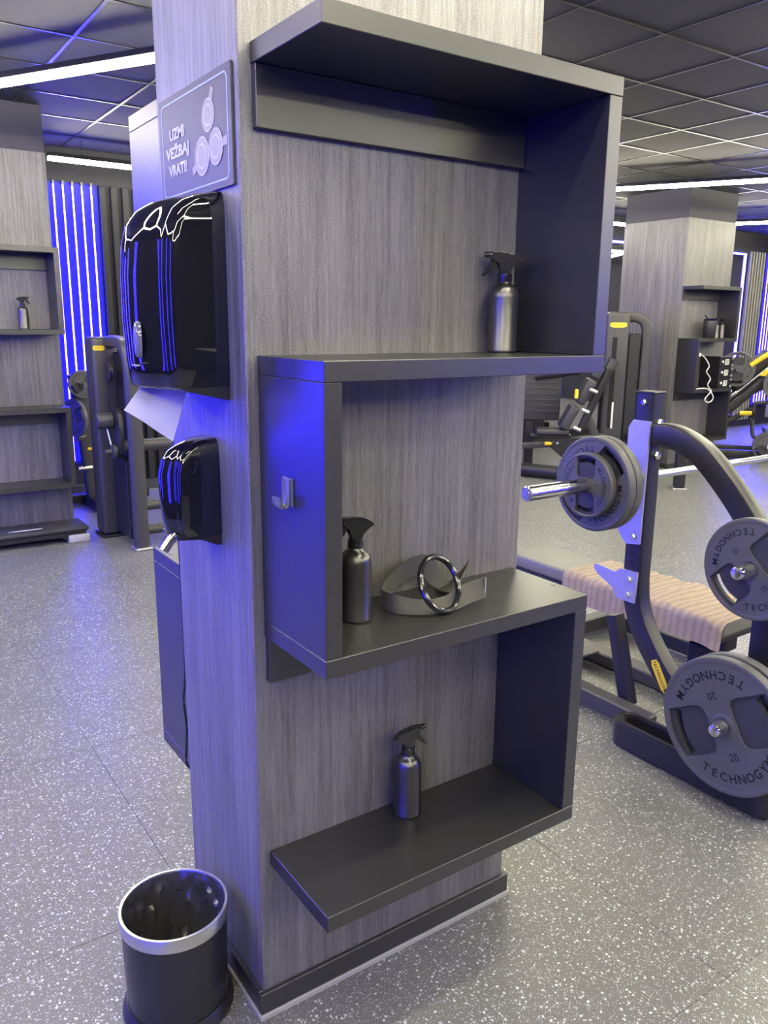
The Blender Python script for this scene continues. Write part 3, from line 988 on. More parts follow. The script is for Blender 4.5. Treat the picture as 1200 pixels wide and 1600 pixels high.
# ------------------------------------------------------------------ weight plates and barbell
def plate(name_label, R_, th, loc, rot, number, group=None, hole=0.026, big=True, rotz=0.0):
    # disc in local XY facing +Z (world -X when rotz = 0)
    p = thing('weight_plate', name_label, 'weight plate', loc, rotz, group)
    base = basis((0, 0, 0), (0, -1, 0), (0, 0, 1), (-1, 0, 0)) @ Matrix.Rotation(radians(rot), 4, 'Z')
    h = th / 2
    rim = [(R_ * 0.90, -h * 0.86), (R_ * 0.93, -h), (R_ * 0.985, -h * 0.92), (R_, -h * 0.7), (R_, h * 0.7), (R_ * 0.985, h * 0.92), (R_ * 0.93, h), (R_ * 0.90, h * 0.86)]
    obj('rim', lathe(nb(), rim, 64, base, closed=True), 'plate', p, 40)
    # web with two grip slots
    bm = nb()
    rr = [hole, R_ * 0.45, R_ * 0.66, R_ * 0.70, R_ * 0.83, R_ * 0.915]
    na = 72
    t = h * 0.45
    V = {}
    def vv(i, j, s):
        k = (i, j % na, s)
        if k not in V:
            a = 2 * pi * (j % na) / na
            V[k] = bm.verts.new(base @ Vector((rr[i] * cos(a), rr[i] * sin(a), s * t)))
        return V[k]
    def solid(i, j):
        if i < 0 or i >= len(rr) - 1:
            return False
        a = (360.0 * (j % na + 0.5) / na) % 180
        a = min(a, 180 - a)
        return not (i == 3 and a < (27 if big else 24))
    for i in range(len(rr) - 1):
        for j in range(na):
            if not solid(i, j):
                continue
            for s in (1, -1):
                bm.faces.new((vv(i, j, s), vv(i + 1, j, s), vv(i + 1, j + 1, s), vv(i, j + 1, s)))
            for (a, b, nbi, nbj) in (((i, j), (i, j + 1), i - 1, j), ((i + 1, j), (i + 1, j + 1), i + 1, j), ((i, j), (i + 1, j), i, j - 1), ((i, j + 1), (i + 1, j + 1), i, j + 1)):
                if not solid(nbi, nbj):
                    bm.faces.new((vv(*a, 1), vv(*b, 1), vv(*b, -1), vv(*a, -1)))
    obj('web', bm, 'plated', p)
    # raised hourglass face carrying the lettering, on both sides
    hb, n_, ro = (R_ * 0.36, R_ * 0.20, R_ * 0.905)
    a0 = math.asin(hb / ro)
    f = R_ * 0.07
    pts = [(ro * cos(a), ro * sin(a)) for a in [a0 + (pi - 2 * a0) * k / 32 for k in range(33)]]
    def neck(sx):
        q = []
        for k in range(7):
            a = radians(90 - 90 * k / 6)
            q.append((sx * (n_ + f + f * 1.6 - f * 1.6 * sin(radians(90 * k / 6)) if False else 0), 0))
        return q
    # left neck, going down
    waist = [(-(n_ + R_ * 0.16), hb), (-(n_ + R_ * 0.07), hb * 0.93), (-(n_ + R_ * 0.02), hb * 0.75), (-n_ - R_ * 0.005, hb * 0.45), (-n_ - R_ * 0.015, 0)]
    left = waist + [(x, -y) for x, y in reversed(waist[:-1])]
    lower = [(-x, -y) for x, y in pts]
    right = [(-x, -y) for x, y in left]
    poly = pts + left + lower + right
    bm = nb()
    prism(bm, poly, t * 0.5, h * 0.92, base)
    prism(bm, poly, -h * 0.92, -t * 0.5, base)
    obj('face', bm, 'plate', p, 30)
    bm = lathe(nb(), [(hole, -h), (R_ * 0.17, -h), (R_ * 0.19, -h * 0.9), (R_ * 0.19, h * 0.9), (R_ * 0.17, h * 1.04), (hole, h * 1.04)], 40, base, closed=True)
    obj('hub', bm, 'plate', p)
    bm = nb()
    z = h * 0.92
    ts = R_ * 0.175
    for mid in (-90, 90):
        arc_text(bm, 'TECHNOGYM', ts, R_ * 0.80, mid, 11.2, z, base, bold=ts * 0.022)
        if big:
            a = radians(mid)
            d = Vector((cos(a), sin(a), 0))
            xx = Vector((-sin(a), cos(a), 0))
            put_text(bm, number, R_ * 0.15, base @ basis(d * R_ * 0.49 + Vector((0, 0, z)), xx, -d, Vector((0, 0, 1))), R_ * 0.001)
        else:
            a = radians(mid - 28)
    if not big:
        d = Vector((0.22, -0.93, 0)).normalized()
        put_text(bm, number, R_ * 0.15, base @ basis(Vector((R_ * 0.06, -R_ * 0.47, z)), Vector((1, 0, 0)), Vector((0, 1, 0)), Vector((0, 0, 1))), R_ * 0.001)
    obj('lettering', bm, 'text', p)
    return p

BARY, BARZ = 0.385, 1.047
bb = thing('barbell', 'long chrome barbell resting in the silver uprights of the bench', 'barbell', (1.14, BARY, BARZ))
bm = nb()
XM = basis((0, 0, 0), (0, 1, 0), (0, 0, 1), (1, 0, 0))
SL, SH = 0.44, 1.31
lathe(bm, [(0, 0.0), (0.017, 0.0), (0.0175, 0.003), (0.0215, 0.003), (0.025, 0.006), (0.025, SL), (0, SL)], 28, XM)
obj('sleeve', bm, 'chrome', bb)
obj('collar', lathe(nb(), [(0, SL), (0.036, SL), (0.038, SL + 0.004), (0.038, SL + 0.026), (0.030, SL + 0.032), (0, SL + 0.032)], 28, XM), 'chrome', bb)
obj('shaft', lathe(nb(), [(0, SL + 0.03), (0.0142, SL + 0.03), (0.0142, SL + 0.03 + SH), (0, SL + 0.03 + SH)], 20, XM), 'steel', bb)
obj('collar', lathe(nb(), [(0, SL + 0.028 + SH), (0.038, SL + 0.03 + SH), (0.038, SL + 0.06 + SH), (0, SL + 0.06 + SH)], 28, XM), 'chrome', bb)
obj('sleeve', lathe(nb(), [(0, SL + 0.06 + SH), (0.025, SL + 0.06 + SH), (0.025, 2 * SL + 0.06 + SH), (0, 2 * SL + 0.06 + SH)], 24, XM), 'chrome', bb)
plate('small grey weight plate outermost on the barbell sleeve', 0.112, 0.030, (1.432, BARY, BARZ), 92, '2', hole=0.0254, big=False)
plate('middle weight plate on the barbell behind the small plate', 0.163, 0.036, (1.4665, BARY, BARZ), 48, '10', hole=0.0254)
plate('innermost weight plate on the barbell nearest the upright', 0.163, 0.036, (1.5035, BARY, BARZ), 20, '10', hole=0.0254)
plate('grey weight plate marked 10 on the upper storage peg of the bench', 0.158, 0.034, (1.595, -0.140, 0.858), 47, '10', hole=0.030)
plate('large grey weight plate marked 20 in front of the bench foot', 0.225, 0.036, (1.575, -0.125, 0.335), 30, '20', hole=0.030)
plate('large weight plate behind the plate marked 20', 0.225, 0.036, (1.625, -0.125, 0.335), 12, '20', hole=0.030)

# ------------------------------------------------------------------ Olympic bench
ob = thing('bench_press', 'dark weight bench with silver bar holders beside the near pillar', 'weight bench', (2.24, 0.4, 0))
def P_(x, y, z):
    return (x - 2.24, y - 0.4, z)
def upright(xc, name_plate):
    sx = 0.032
    pr = rrect(0.078, 2 * sx, 0.008, 2)
    # profile: s is across (in the Y-Z plane), t is along X
    path = [P_(xc, 0.390, 1.345), P_(xc, 0.387, 0.95), P_(xc, 0.386, 0.66), P_(xc, 0.376, 0.58), P_(xc, 0.345, 0.50), P_(xc, 0.295, 0.425), P_(xc, 0.235, 0.355), P_(xc, 0.165, 0.285), P_(xc, 0.09, 0.18), P_(xc, 0.05, 0.09)]
    bm = nb()
    path = path[:2] + smooth_path(path[2:], 4)
    sweep(bm, path, pr, (1, 0, 0))
    obj('upright', bm, 'frame', ob)
    obj('top_cap', box(nb(), *[v for pair in ((xc - 0.034 - 2.24, xc + 0.034 - 2.24), (0.349 - 0.4, 0.431 - 0.4), (1.345, 1.353)) for v in pair], 0.003), 'satinblk', ob)
    arch = smooth_path([P_(xc, 0.350, 1.205), P_(xc, 0.29, 1.206), P_(xc, 0.22, 1.188), P_(xc, 0.145, 1.148), P_(xc, 0.06, 1.073), P_(xc, -0.03, 0.975), P_(xc, -0.095, 0.875), P_(xc, -0.128, 0.75), P_(xc, -0.132, 0.60), P_(xc, -0.132, 0.35), P_(xc, -0.132, 0.06)], 4)
    bm = nb()
    sweep(bm, arch, pr, (1, 0, 0))
    obj('arch_arm', bm, 'frame', ob)
    # foot rail with rounded end, hollow in the middle
    outer = [(xc + q[0], q[1]) for q in rrect(0.13, 0.66, 0.06, 6)]
    inner = [(xc + q[0], q[1]) for q in rrect(0.07, 0.58, 0.034, 6)]
    bm = nb()
    ring_prism(bm, outer, inner, 0.012, 0.105, Matrix.Translation((-2.24, 0.085 - 0.4, 0)))
    bmesh.ops.bevel(bm, geom=[e for e in bm.edges if abs(e.verts[0].co.z - e.verts[1].co.z) < 1e-5 and e.verts[0].co.z > 0.1], offset=0.006, segments=2, affect='EDGES')
    obj('foot_rail', bm, 'frame', ob)
    obj('foot_infill', box(nb(), xc - 0.034 - 2.24, xc + 0.034 - 2.24, -0.20 - 0.4, 0.37 - 0.4, 0.012, 0.045), 'satinblk', ob)
    for y in (0.36, -0.185):
        obj('foot_pad', cyl(nb(), P_(xc, y, 0.0), P_(xc, y, 0.013), 0.035, n=20), 'satinblk', ob)
    return xc
for xc in (1.735, 2.745):
    upright(xc, None)
    xs_ = xc - 0.0335 if xc < 2 else xc + 0.0335
    sgn = -1 if xc < 2 else 1
    mt = basis((xs_ - 2.24, 0 - 0.4, 0), (0, 1, 0), (0, 0, 1), (1, 0, 0))
    hi = [(0.432, 1.251), (0.350, 1.251), (0.354, 0.805), (0.415, 0.795), (0.432, 0.812), (0.470, 0.852), (0.470, 1.020), (0.452, 1.026), (0.432, 1.026), (0.432, 1.251)][:-1]
    hi = [(0.352, 1.250), (0.354, 0.805), (0.412, 0.795), (0.428, 0.806), (0.462, 0.848), (0.482, 0.905), (0.482, 1.030), (0.462, 1.034), (0.444, 1.012), (0.442, 1.225), (0.425, 1.250)]
    lo = [(0.352, 0.698), (0.354, 0.578), (0.436, 0.578), (0.458, 0.612), (0.532, 0.645), (0.556, 0.668), (0.550, 0.686), (0.454, 0.676), (0.428, 0.696)]
    for poly in (hi, lo):
        bm = nb()
        if sgn < 0:
            prism(bm, poly, -0.008, 0.0, mt)
        else:
            prism(bm, poly, 0.0, 0.008, mt)
        obj('bar_holder', bm, 'zinc', ob)
    for y, z in ((0.384, 0.83), (0.384, 0.665), (0.384, 0.605), (0.392, 1.315)):
        x1 = xs_ + sgn * 0.008 if z < 1.3 else xs_ - sgn * 0.0015
        obj('bolt', lathe(nb(), [(0, 0), (0.012, 0), (0.012, 0.006), (0.008, 0.010), (0, 0.0105)], 6, basis(P_(x1, y, z), (0, sgn, 0), (0, 0, 1), (sgn, 0, 0))), 'chrome', ob)
    for z in (0.760, 0.730):
        obj('adjust_hole', cyl(nb(), P_(xs_ + sgn * 0.0005 - sgn * 0.0015, 0.388, z), P_(xs_ - sgn * 0.0005, 0.388, z), 0.0075, n=14), 'hole', ob)
    for z, y in ((1.245, 0.3465), (1.130, 0.3465)):
        obj('bolt', lathe(nb(), [(0, 0), (0.016, 0), (0.016, 0.008), (0.011, 0.013), (0, 0.014)], 6, basis(P_(xc, y, z), (1, 0, 0), (0, 0, 1), (0, -1, 0))), 'chrome', ob)
    # storage pegs
    for y, z in ((-0.140, 0.858), (-0.125, 0.335)):
        a, b = (xc - 0.03, 1.505) if xc < 2 else (xc + 0.03, 2 * 2.24 - 1.505)
        obj('storage_peg', lathe(nb(), [(0, 0), (0.0235, 0), (0.0235, abs(b - a) - 0.014), (0.019, abs(b - a) - 0.004), (0.010, abs(b - a)), (0, abs(b - a))], 24, basis(P_(a, y, z), (0, 1, 0), (0, 0, sgn), (sgn, 0, 0))), 'chrome', ob)
# name plate on the curved foot of the near upright
mt = basis(P_(1.7022, 0.222, 0.335), (0, -0.66, -0.751), (0, -0.751, 0.66), (-1, 0, 0))
mt = basis(P_(1.7022, 0.222, 0.338), (0, -0.53, -0.848), (0, -0.848, 0.53), (-1, 0, 0))
obj('name_plate', prism(nb(), [(-0.062, -0.012), (-0.052, -0.012), (-0.050, -0.017), (0.050, -0.017), (0.052, -0.012), (0.062, -0.012), (0.062, 0.012), (0.052, 0.012), (0.050, 0.017), (-0.050, 0.017), (-0.052, 0.012), (-0.062, 0.012)], 0.0, 0.002, mt), 'yellow', ob)
bm = nb()
put_text(bm, 'TECHNOGYM', 0.019, mt @ Matrix.Translation((0, -0.0065, 0.0022)), 0.0002)
obj('lettering', bm, 'text', ob)
# pad and its supports
bm = box(nb(), 2.10 - 2.24, 2.38 - 2.24, 0.24 - 0.4, 1.46 - 0.4, 0.385, 0.45, 0.016, 3)
obj('bench_pad', bm, 'pad', ob)
obj('pad_board', box(nb(), 2.11 - 2.24, 2.37 - 2.24, 0.25 - 0.4, 1.45 - 0.4, 0.362, 0.3848, 0.004), 'frame', ob)
obj('pad_beam', box(nb(), 2.20 - 2.24, 2.28 - 2.24, 0.28 - 0.4, 1.40 - 0.4, 0.29, 0.3618, 0.006), 'frame', ob)
for y in (0.40, 1.15):
    obj('pad_post', box(nb(), 2.195 - 2.24, 2.285 - 2.24, y - 0.05 - 0.4, y + 0.05 - 0.4, 0.07, 0.2898, 0.006), 'frame', ob)
obj('spine_beam', box(nb(), 2.195 - 2.24, 2.285 - 2.24, -0.10 - 0.4, 1.22 - 0.4, 0.012, 0.0698, 0.006), 'frame2', ob)
obj('cross_beam', box(nb(), 1.77 - 2.24, 2.71 - 2.24, 0.02 - 0.4, 0.10 - 0.4, 0.0702, 0.125, 0.006), 'frame2', ob)
obj('long_rail', box(nb(), 1.795 - 2.24, 1.865 - 2.24, 0.33 - 0.4, 1.19 - 0.4, 0.02, 0.095, 0.006), 'frame2', ob)
obj('long_rail', box(nb(), 2.615 - 2.24, 2.685 - 2.24, 0.33 - 0.4, 1.19 - 0.4, 0.02, 0.095, 0.006), 'frame2', ob)
obj('end_rail', box(nb(), 1.80 - 2.24, 2.68 - 2.24, 1.191 - 0.4, 1.26 - 0.4, 0.02, 0.095, 0.006), 'frame2', ob)
obj('foot_plate', box(nb(), 1.88 - 2.24, 2.14 - 2.24, 0.86 - 0.4, 1.18 - 0.4, 0.10, 0.112, 0.004), 'frame2', ob)
obj('brace', sweep(nb(), [P_(1.90, 0.50, 0.06), P_(1.90, 0.60, 0.42)], rrect(0.05, 0.06, 0.006, 2), (1, 0, 0)), 'frame', ob)
for y in (1.225, -0.07):
    obj('foot_pad', cyl(nb(), P_(2.24, y, 0.0), P_(2.24, y, 0.012 if y < 0 else 0.0195), 0.03, n=18), 'satinblk', ob)
obj('adjust_bolt', cyl(nb(), P_(1.80, 1.20, 0.055), P_(1.775, 1.20, 0.055), 0.014, n=12), 'chrome', ob)

# towel draped over the head end of the pad
bm = nb()
nx, ny = 40, 80
g_ = {}
xtop0, xtop1, ztop = 2.082, 2.398, 0.4515
for i in range(nx + 1):
    for j in range(ny + 1):
        s, t = i / nx, j / ny
        y = 1.055 - t * 0.83
        a = s * 0.47                               # arc length across, from the near hem
        hang = 0.105 + 0.012 * sin(5 * t + 1)
        if a < hang:
            x, z = xtop0 - 0.006 - 0.010 * (1 - a / hang) - 0.004 * sin(34 * t), ztop - 0.008 - (hang - a)
        else:
            k = a - hang
            x, z = xtop0 + k * 0.92, ztop + 0.002
            z -= 0.010 * max(0, 1 - k / 0.02) ** 2
        z += 0.0035 * (1 + sin(58 * t + 3 * s)) * (0.4 + 0.6 * (a >= hang)) * 0.5 + 0.003 * max(0, sin(9 * t + 5 * s)) 
        if a >= hang and t > 0.55:
            z += 0.014 * max(0, sin((t - 0.55) * 14 + s * 2)) * s
        w_ = noise.noise((a * 11, y * 16 + a * 7, 0.3)) * 0.55 + noise.noise((a * 30 + 5, y * 34, 2.1)) * 0.3
        if a >= hang:
            z += 0.012 * max(0.0, w_ + 0.12)
        else:
            x -= 0.008 * max(0.0, w_ + 0.2)
        g_[i, j] = bm.verts.new((x, y, z))
for i in range(nx):
    for j in range(ny):
        bm.faces.new((g_[i, j], g_[i + 1, j], g_[i + 1, j + 1], g_[i, j + 1]))
bmesh.ops.solidify(bm, geom=list(bm.faces), thickness=-0.004)
tw = tag(obj('towel', bm, 'towel', ang=70), 'crumpled beige towel draped over the bench pad', 'towel')

# ------------------------------------------------------------------ machine behind the dispensers (cable tower)
ct = thing('cable_machine', 'grey cable machine with a round cam behind the dispensers', 'gym machine', (1.0, 4.5, 0))
def C_box(n, m, x0, x1, y0, y1, z0, z1, b=0.006, s=1):
    return obj(n, box(nb(), x0 - 1.0, x1 - 1.0, y0 - 4.5, y1 - 4.5, z0, z1, b, s), m, ct)
C_box('tower_panel', 'frame2', 0.905, 1.095, 4.50, 4.70, 0.02, 1.462, 0.03, 4)
C_box('tower_foot', 'frame', 0.893, 1.107, 4.49, 4.71, 0.0, 0.02)
C_box('inner_column', 'frame', 1.00, 1.10, 4.18, 4.4998, 0.05, 0.62)
C_box('stack_cover', 'frame', 1.055, 1.10, 4.20, 4.4998, 0.62, 1.36)
bm = nb()
sweep(bm, smooth_path([(0.045, 0.00, 1.430), (0.045, -0.20, 1.432), (0.045, -0.34, 1.400), (0.045, -0.405, 1.30), (0.045, -0.425, 1.15), (0.045, -0.430, 0.7), (0.045, -0.430, 0.018)], 6), rrect(0.085, 0.105, 0.035, 4), (1, 0, 0))
obj('arch_tube', bm, 'frame2', ct, 50)
C_box('post_foot', 'zinc', 0.985, 1.105, 4.005, 4.135, 0.0, 0.018, 0.006)
obj('pulley', lathe(nb(), [(0, -0.014), (0.055, -0.014), (0.062, -0.008), (0.055, 0.0), (0.062, 0.008), (0.055, 0.014), (0, 0.014)], 28, basis((-0.02, -0.14, 1.22), (0, 1, 0), (0, 0, 1), (1, 0, 0))), 'satinblk', ct)
obj('cable', tube(nb(), [(-0.02, -0.09, 1.40), (-0.02, -0.085, 1.22), (-0.02, -0.085, 0.70)], 0.004, 8), 'satinblk', ct)
cam_ = [(0.00, 0.20), (0.05, 0.185), (0.085, 0.13), (0.10, 0.05), (0.095, -0.05), (0.07, -0.12), (0.02, -0.155), (-0.03, -0.14), (-0.05, -0.08), (-0.045, 0.02), (-0.06, 0.10), (-0.045, 0.17)]
bm = nb()
prism(bm, cam_, -0.014, 0.014, basis((-0.035, -0.30, 0.80), (0, -1, 0), (0, 0, 1), (-1, 0, 0)))
obj('cam_plate', bm, 'frame', ct, 50)
obj('roller_pad', lathe(nb(), [(0, 0), (0.050, 0), (0.058, 0.006), (0.058, 0.105), (0.050, 0.112), (0.02, 0.112), (0, 0.108)], 28, basis((-0.05, -0.24, 0.90), (0, -1, 0), (0, 0, 1), (-1, 0, 0))), 'padd', ct)
obj('counter_weight', lathe(nb(), [(0, 0), (0.045, 0), (0.05, 0.006), (0.05, 0.03), (0.02, 0.035), (0.02, 0.08), (0, 0.082)], 24, basis((-0.05, -0.30, 0.69), (0, -1, 0), (0, 0, 1), (-1, 0, 0))), 'frame2', ct)
obj('link_rod', tube(nb(), [(-0.09, -0.23, 0.85), (-0.075, -0.285, 0.70)], 0.006, 8), 'steel', ct)
obj('axle', cyl(nb(), (-0.02, -0.36, 0.73), (0.40, -0.36, 0.73), 0.042, n=20), 'frame2', ct)
for z in (0.10, 0.28):
    obj('low_rail', cyl(nb(), (0.09, -0.30, z), (0.75, -0.30, z), 0.035, n=16), 'frame2', ct)
bm = prism(nb(), [(-0.04, -0.010), (-0.03, -0.016), (0.03, -0.016), (0.04, -0.010), (0.04, 0.012), (0.03, 0.018), (-0.03, 0.018), (-0.04, 0.012)], 0, 0.003, basis((-0.045, -0.0005, 1.385), (1, 0, 0), (0, 0, 1), (0, -1, 0)))
obj('name_plate', bm, 'yellow', ct)
bm = nb()
put_text(bm, 'TECHNOGYM', 0.011, basis((-0.045, -0.0037, 1.383), (1, 0, 0), (0, 0, 1), (0, -1, 0)))
obj('lettering', bm, 'text', ct)
obj('bolt', cyl(nb(), (0.02, -0.318, 0.12), (0.02, -0.326, 0.12), 0.012, n=10), 'chrome', ct)

# plate loaded machine against the wall
pm = thing('plate_machine', 'slim grey plate loaded machine in front of the blue tubes', 'gym machine', (1.10, 5.6, 0))
bm = nb()
sweep(bm, [(-0.03, 0.02, 1.14), (0.0, 0.02, 0.90), (0.055, 0.02, 0.10)], rrect(0.15, 0.10, 0.02, 3), (0, 1, 0))
obj('column', bm, 'frame2', pm)
obj('base_rail', box(nb(), -0.35, 0.55, 0.10, 0.18, 0.02, 0.10, 0.008), 'frame', pm)
obj('base_rail', box(nb(), -0.02, 0.13, -0.25, 0.25, 0.0, 0.098, 0.01), 'frame', pm)
obj('peg', cyl(nb(), (-0.025, -0.03, 1.065), (-0.025, -0.22, 1.065), 0.022, n=16), 'chrome', pm)
obj('peg', cyl(nb(), (-0.02, -0.03, 0.62), (-0.12, -0.16, 0.62), 0.020, n=16), 'chrome', pm)
obj('grip', cyl(nb(), (-0.10, -0.08, 0.36), (0.02, -0.08, 0.36), 0.018, n=12), 'chrome', pm)
obj('name_plate', box(nb(), 0.0, 0.06, -0.034, -0.030, 0.505, 0.525), 'yellow', pm)
plate('grey weight plate on the wall machine in front of the blue tubes', 0.115, 0.032, (1.073, 5.47, 1.065), 30, '5', big=True, hole=0.024, rotz=radians(90))
plate('weight plate half hidden beside the shelf above the step platform', 0.16, 0.034, (1.00, 5.50, 0.79), 20, '10', hole=0.024, rotz=radians(20))

# step platform
sp_ = thing('step_platform', 'black aerobic step with pale grey feet in front of the shelf pillar', 'step', (0.30, 4.62, 0))
obj('deck', box(nb(), -0.52, 0.50, -0.125, 0.165, 0.075, 0.115, 0.02, 3), 'step', sp_)
bm = nb()
prism(bm, [(-0.50, 0.0745), (0.48, 0.0745), (0.48, 0.02), (0.34, 0.02), (0.30, 0.045), (-0.32, 0.045), (-0.36, 0.02), (-0.50, 0.02)], -0.155, 0.115, basis((0, 0, 0), (1, 0, 0), (0, 0, 1), (0, -1, 0)))
obj('skirt', bm, 'frame', sp_)
for x0, x1 in ((-0.52, -0.37), (0.35, 0.50)):
    for y0, y1 in ((-0.135, -0.03), (0.05, 0.16)):
        obj('foot', box(nb(), x0, x1, y0, y1, 0.0, 0.055, 0.008, 2), 'stepfoot', sp_)
bm = nb()
lathe(bm, [(0, 0), (0.012, 0), (0.012, 0.0015), (0, 0.0015)], 24, Matrix.Translation((0.08, -0.05, 0.115)) @ Matrix.Scale(9.5, 4, (1, 0, 0)))
obj('badge', bm, 'white', sp_)

# ------------------------------------------------------------------ seated machine with its weight tower
E1 = Vector((0.7507, -0.6607, 0))
sm = thing('leg_machine', 'seated leg machine with a yellow badged tower beyond the barbell', 'gym machine', (5.6, 4.968, 0), math.atan2(E1.y, E1.x))
# local x along the machine, local -y toward the viewer, z up
def sbox(n, m, x0, x1, y0, y1, z0, z1, b=0.008, s=1, mt=None):
    return obj(n, box(nb(), x0, x1, y0, y1, z0, z1, b, s, mt), m, sm)
sbox('tower', 'frame2', 0.80, 1.045, -0.06, 0.16, 0.0, 1.72, 0.04, 4)
sbox('slot', 'hole', 0.875, 0.925, -0.0625, -0.0602, 0.50, 1.46, 0.0005)
sbox('stack_shroud', 'frame', 1.046, 1.17, -0.04, 0.15, 0.02, 1.50, 0.012)
bm = nb()
sweep(bm, smooth_path([(1.03, 0.03, 1.665), (1.12, 0.03, 1.668), (1.20, 0.03, 1.62), (1.235, 0.03, 1.50), (1.235, 0.03, 1.1), (1.225, 0.03, 0.018)], 6), rrect(0.11, 0.075, 0.03, 4), (0, 1, 0))
obj('arch_tube', bm, 'frame2', sm, 50)
sbox('weight_marks', 'white', 0.915, 0.935, -0.0632, -0.0626, 0.50, 0.78, 0.0002)
bm = prism(nb(), [(-0.085, -0.014), (-0.05, -0.026), (0.05, -0.026), (0.085, -0.014), (0.085, 0.016), (0.07, 0.026), (-0.07, 0.026), (-0.085, 0.016)], 0, 0.003, basis((0.925, -0.0602, 1.585), (1, 0, 0), (0, 0, 1), (0, -1, 0)))
obj('name_plate', bm, 'yellow', sm)
bm = nb()
put_text(bm, 'TECHNOGYM', 0.026, basis((0.925, -0.0636, 1.577), (1, 0, 0), (0, 0, 1), (0, -1, 0)))
obj('lettering', bm, 'text', sm)
# ribbed cover panel
sbox('cover_panel', 'frame2', -0.25, 0.39, 0.10, 0.16, 0.55, 1.16, 0.015, 2)
for k in range(7):
    z = 1.02 - 0.062 * k
    sbox('panel_rib', 'frame2', -0.20, 0.10, 0.092, 0.0999, z, z + 0.012, 0.002)
    sbox('panel_rib', 'frame2', 0.13, 0.36, 0.092, 0.0999, z, z + 0.012, 0.002)
sbox('cover_leg', 'frame', 0.02, 0.12, 0.11, 0.15, 0.06, 0.5498)
# seat and back pads
sbox('seat', 'padd', 0.12, 0.47, -0.26, 0.0, 0.435, 0.495, 0.02, 3)
sbox('seat_plate', 'frame', 0.06, 0.50, -0.22, -0.04, 0.405, 0.4348, 0.006)
tl = Matrix.Translation((0.525, -0.13, 0.74)) @ Matrix.Rotation(radians(27), 4, 'Y')
sbox('back_pad', 'padd', -0.055, 0.045, -0.16, 0.16, -0.27, 0.0, 0.025, 3, tl)
tl2 = Matrix.Translation((0.665, -0.13, 0.985)) @ Matrix.Rotation(radians(27), 4, 'Y')
sbox('back_pad', 'padd', -0.055, 0.045, -0.16, 0.16, -0.24, 0.04, 0.025, 3, tl2)
sbox('head_pad', 'padd', -0.05, 0.05, -0.13, 0.13, 0.06, 0.20, 0.025, 3, tl2)
obj('back_post', sweep(nb(), [(0.60, -0.13, 0.50), (0.86, -0.13, 1.14)], rrect(0.075, 0.075, 0.012, 2), (0, 1, 0)), 'frame', sm)
obj('post_cap', sweep(nb(), [(0.855, -0.13, 1.13), (0.895, -0.13, 1.235)], rrect(0.095, 0.10, 0.02, 3), (0, 1, 0)), 'frame2', sm)
for x, z in ((0.70, 0.93), (0.63, 0.72), (0.555, 0.53)):
    obj('pad_bracket', cyl(nb(), (x - 0.06, -0.31, z), (x + 0.02, -0.31, z - 0.03), 0.022, n=12), 'zinc', sm)
obj('strut', sweep(nb(), [(0.66, -0.12, 0.62), (0.76, -0.12, 0.42)], rrect(0.09, 0.06, 0.01, 2), (0, 1, 0)), 'frame2', sm)
obj('rail', sweep(nb(), [(-0.30, -0.15, 0.27), (0.30, -0.15, 0.33), (0.86, -0.15, 0.42)], rrect(0.05, 0.07, 0.01, 2), (0, 0, 1)), 'frame2', sm)
obj('gusset', prism(nb(), [(0.28, 0.30), (0.36, 0.40), (0.66, 0.42), (0.73, 0.36), (0.50, 0.22), (0.40, 0.20)], 0.20, 0.24, basis((0, 0, 0), (1, 0, 0), (0, 0, 1), (0, -1, 0))), 'frame', sm)
for x, z in ((0.35, 0.35), (0.66, 0.38), (0.46, 0.26)):
    obj('bolt', cyl(nb(), (x, -0.239, z), (x, -0.25, z), 0.014, n=10), 'chrome', sm)
obj('yellow_knob', lathe(nb(), [(0, 0), (0.02, 0), (0.022, 0.05), (0.012, 0.075), (0, 0.08)], 16, basis((0.22, -0.20, 0.335), (0, 1, 0), (0, 0, 1), (1, 0, 0))), 'yellow', sm)
obj('yellow_lever', box(nb(), 0.49, 0.53, -0.33, -0.30, 0.83, 0.93, 0.01), 'yellow', sm)
obj('floor_tube', cyl(nb(), (-0.35, -0.20, 0.075), (0.60, -0.62, 0.075), 0.07, n=20), 'frame', sm)
obj('floor_beam', box(nb(), 0.50, 1.20, -0.18, -0.08, 0.0, 0.10, 0.01), 'frame', sm)
obj('arm_tube', cyl(nb(), (0.10, -0.05, 1.04), (0.55, -0.20, 1.12), 0.045, n=18), 'frame', sm)
obj('arm_cap', lathe(nb(), [(0, 0), (0.07, 0), (0.075, 0.01), (0, 0.02)], 24, basis((0.42, -0.28, 1.10), (1, 0, 0), (0, 1, 0), (0, 0, 1))), 'pad', sm)
obj('foot_post', box(nb(), 1.46, 1.56, -0.83, -0.73, 0.015, 0.50, 0.012), 'frame', sm)
obj('post_foot', box(nb(), 1.44, 1.58, -0.85, -0.71, 0.0, 0.0148, 0.004), 'zinc', sm)
obj('floor_beam', sweep(nb(), [(1.10, -0.10, 0.42), (1.48, -0.76, 0.42)], rrect(0.08, 0.08, 0.012, 2), (0, 0, 1)), 'frame', sm)

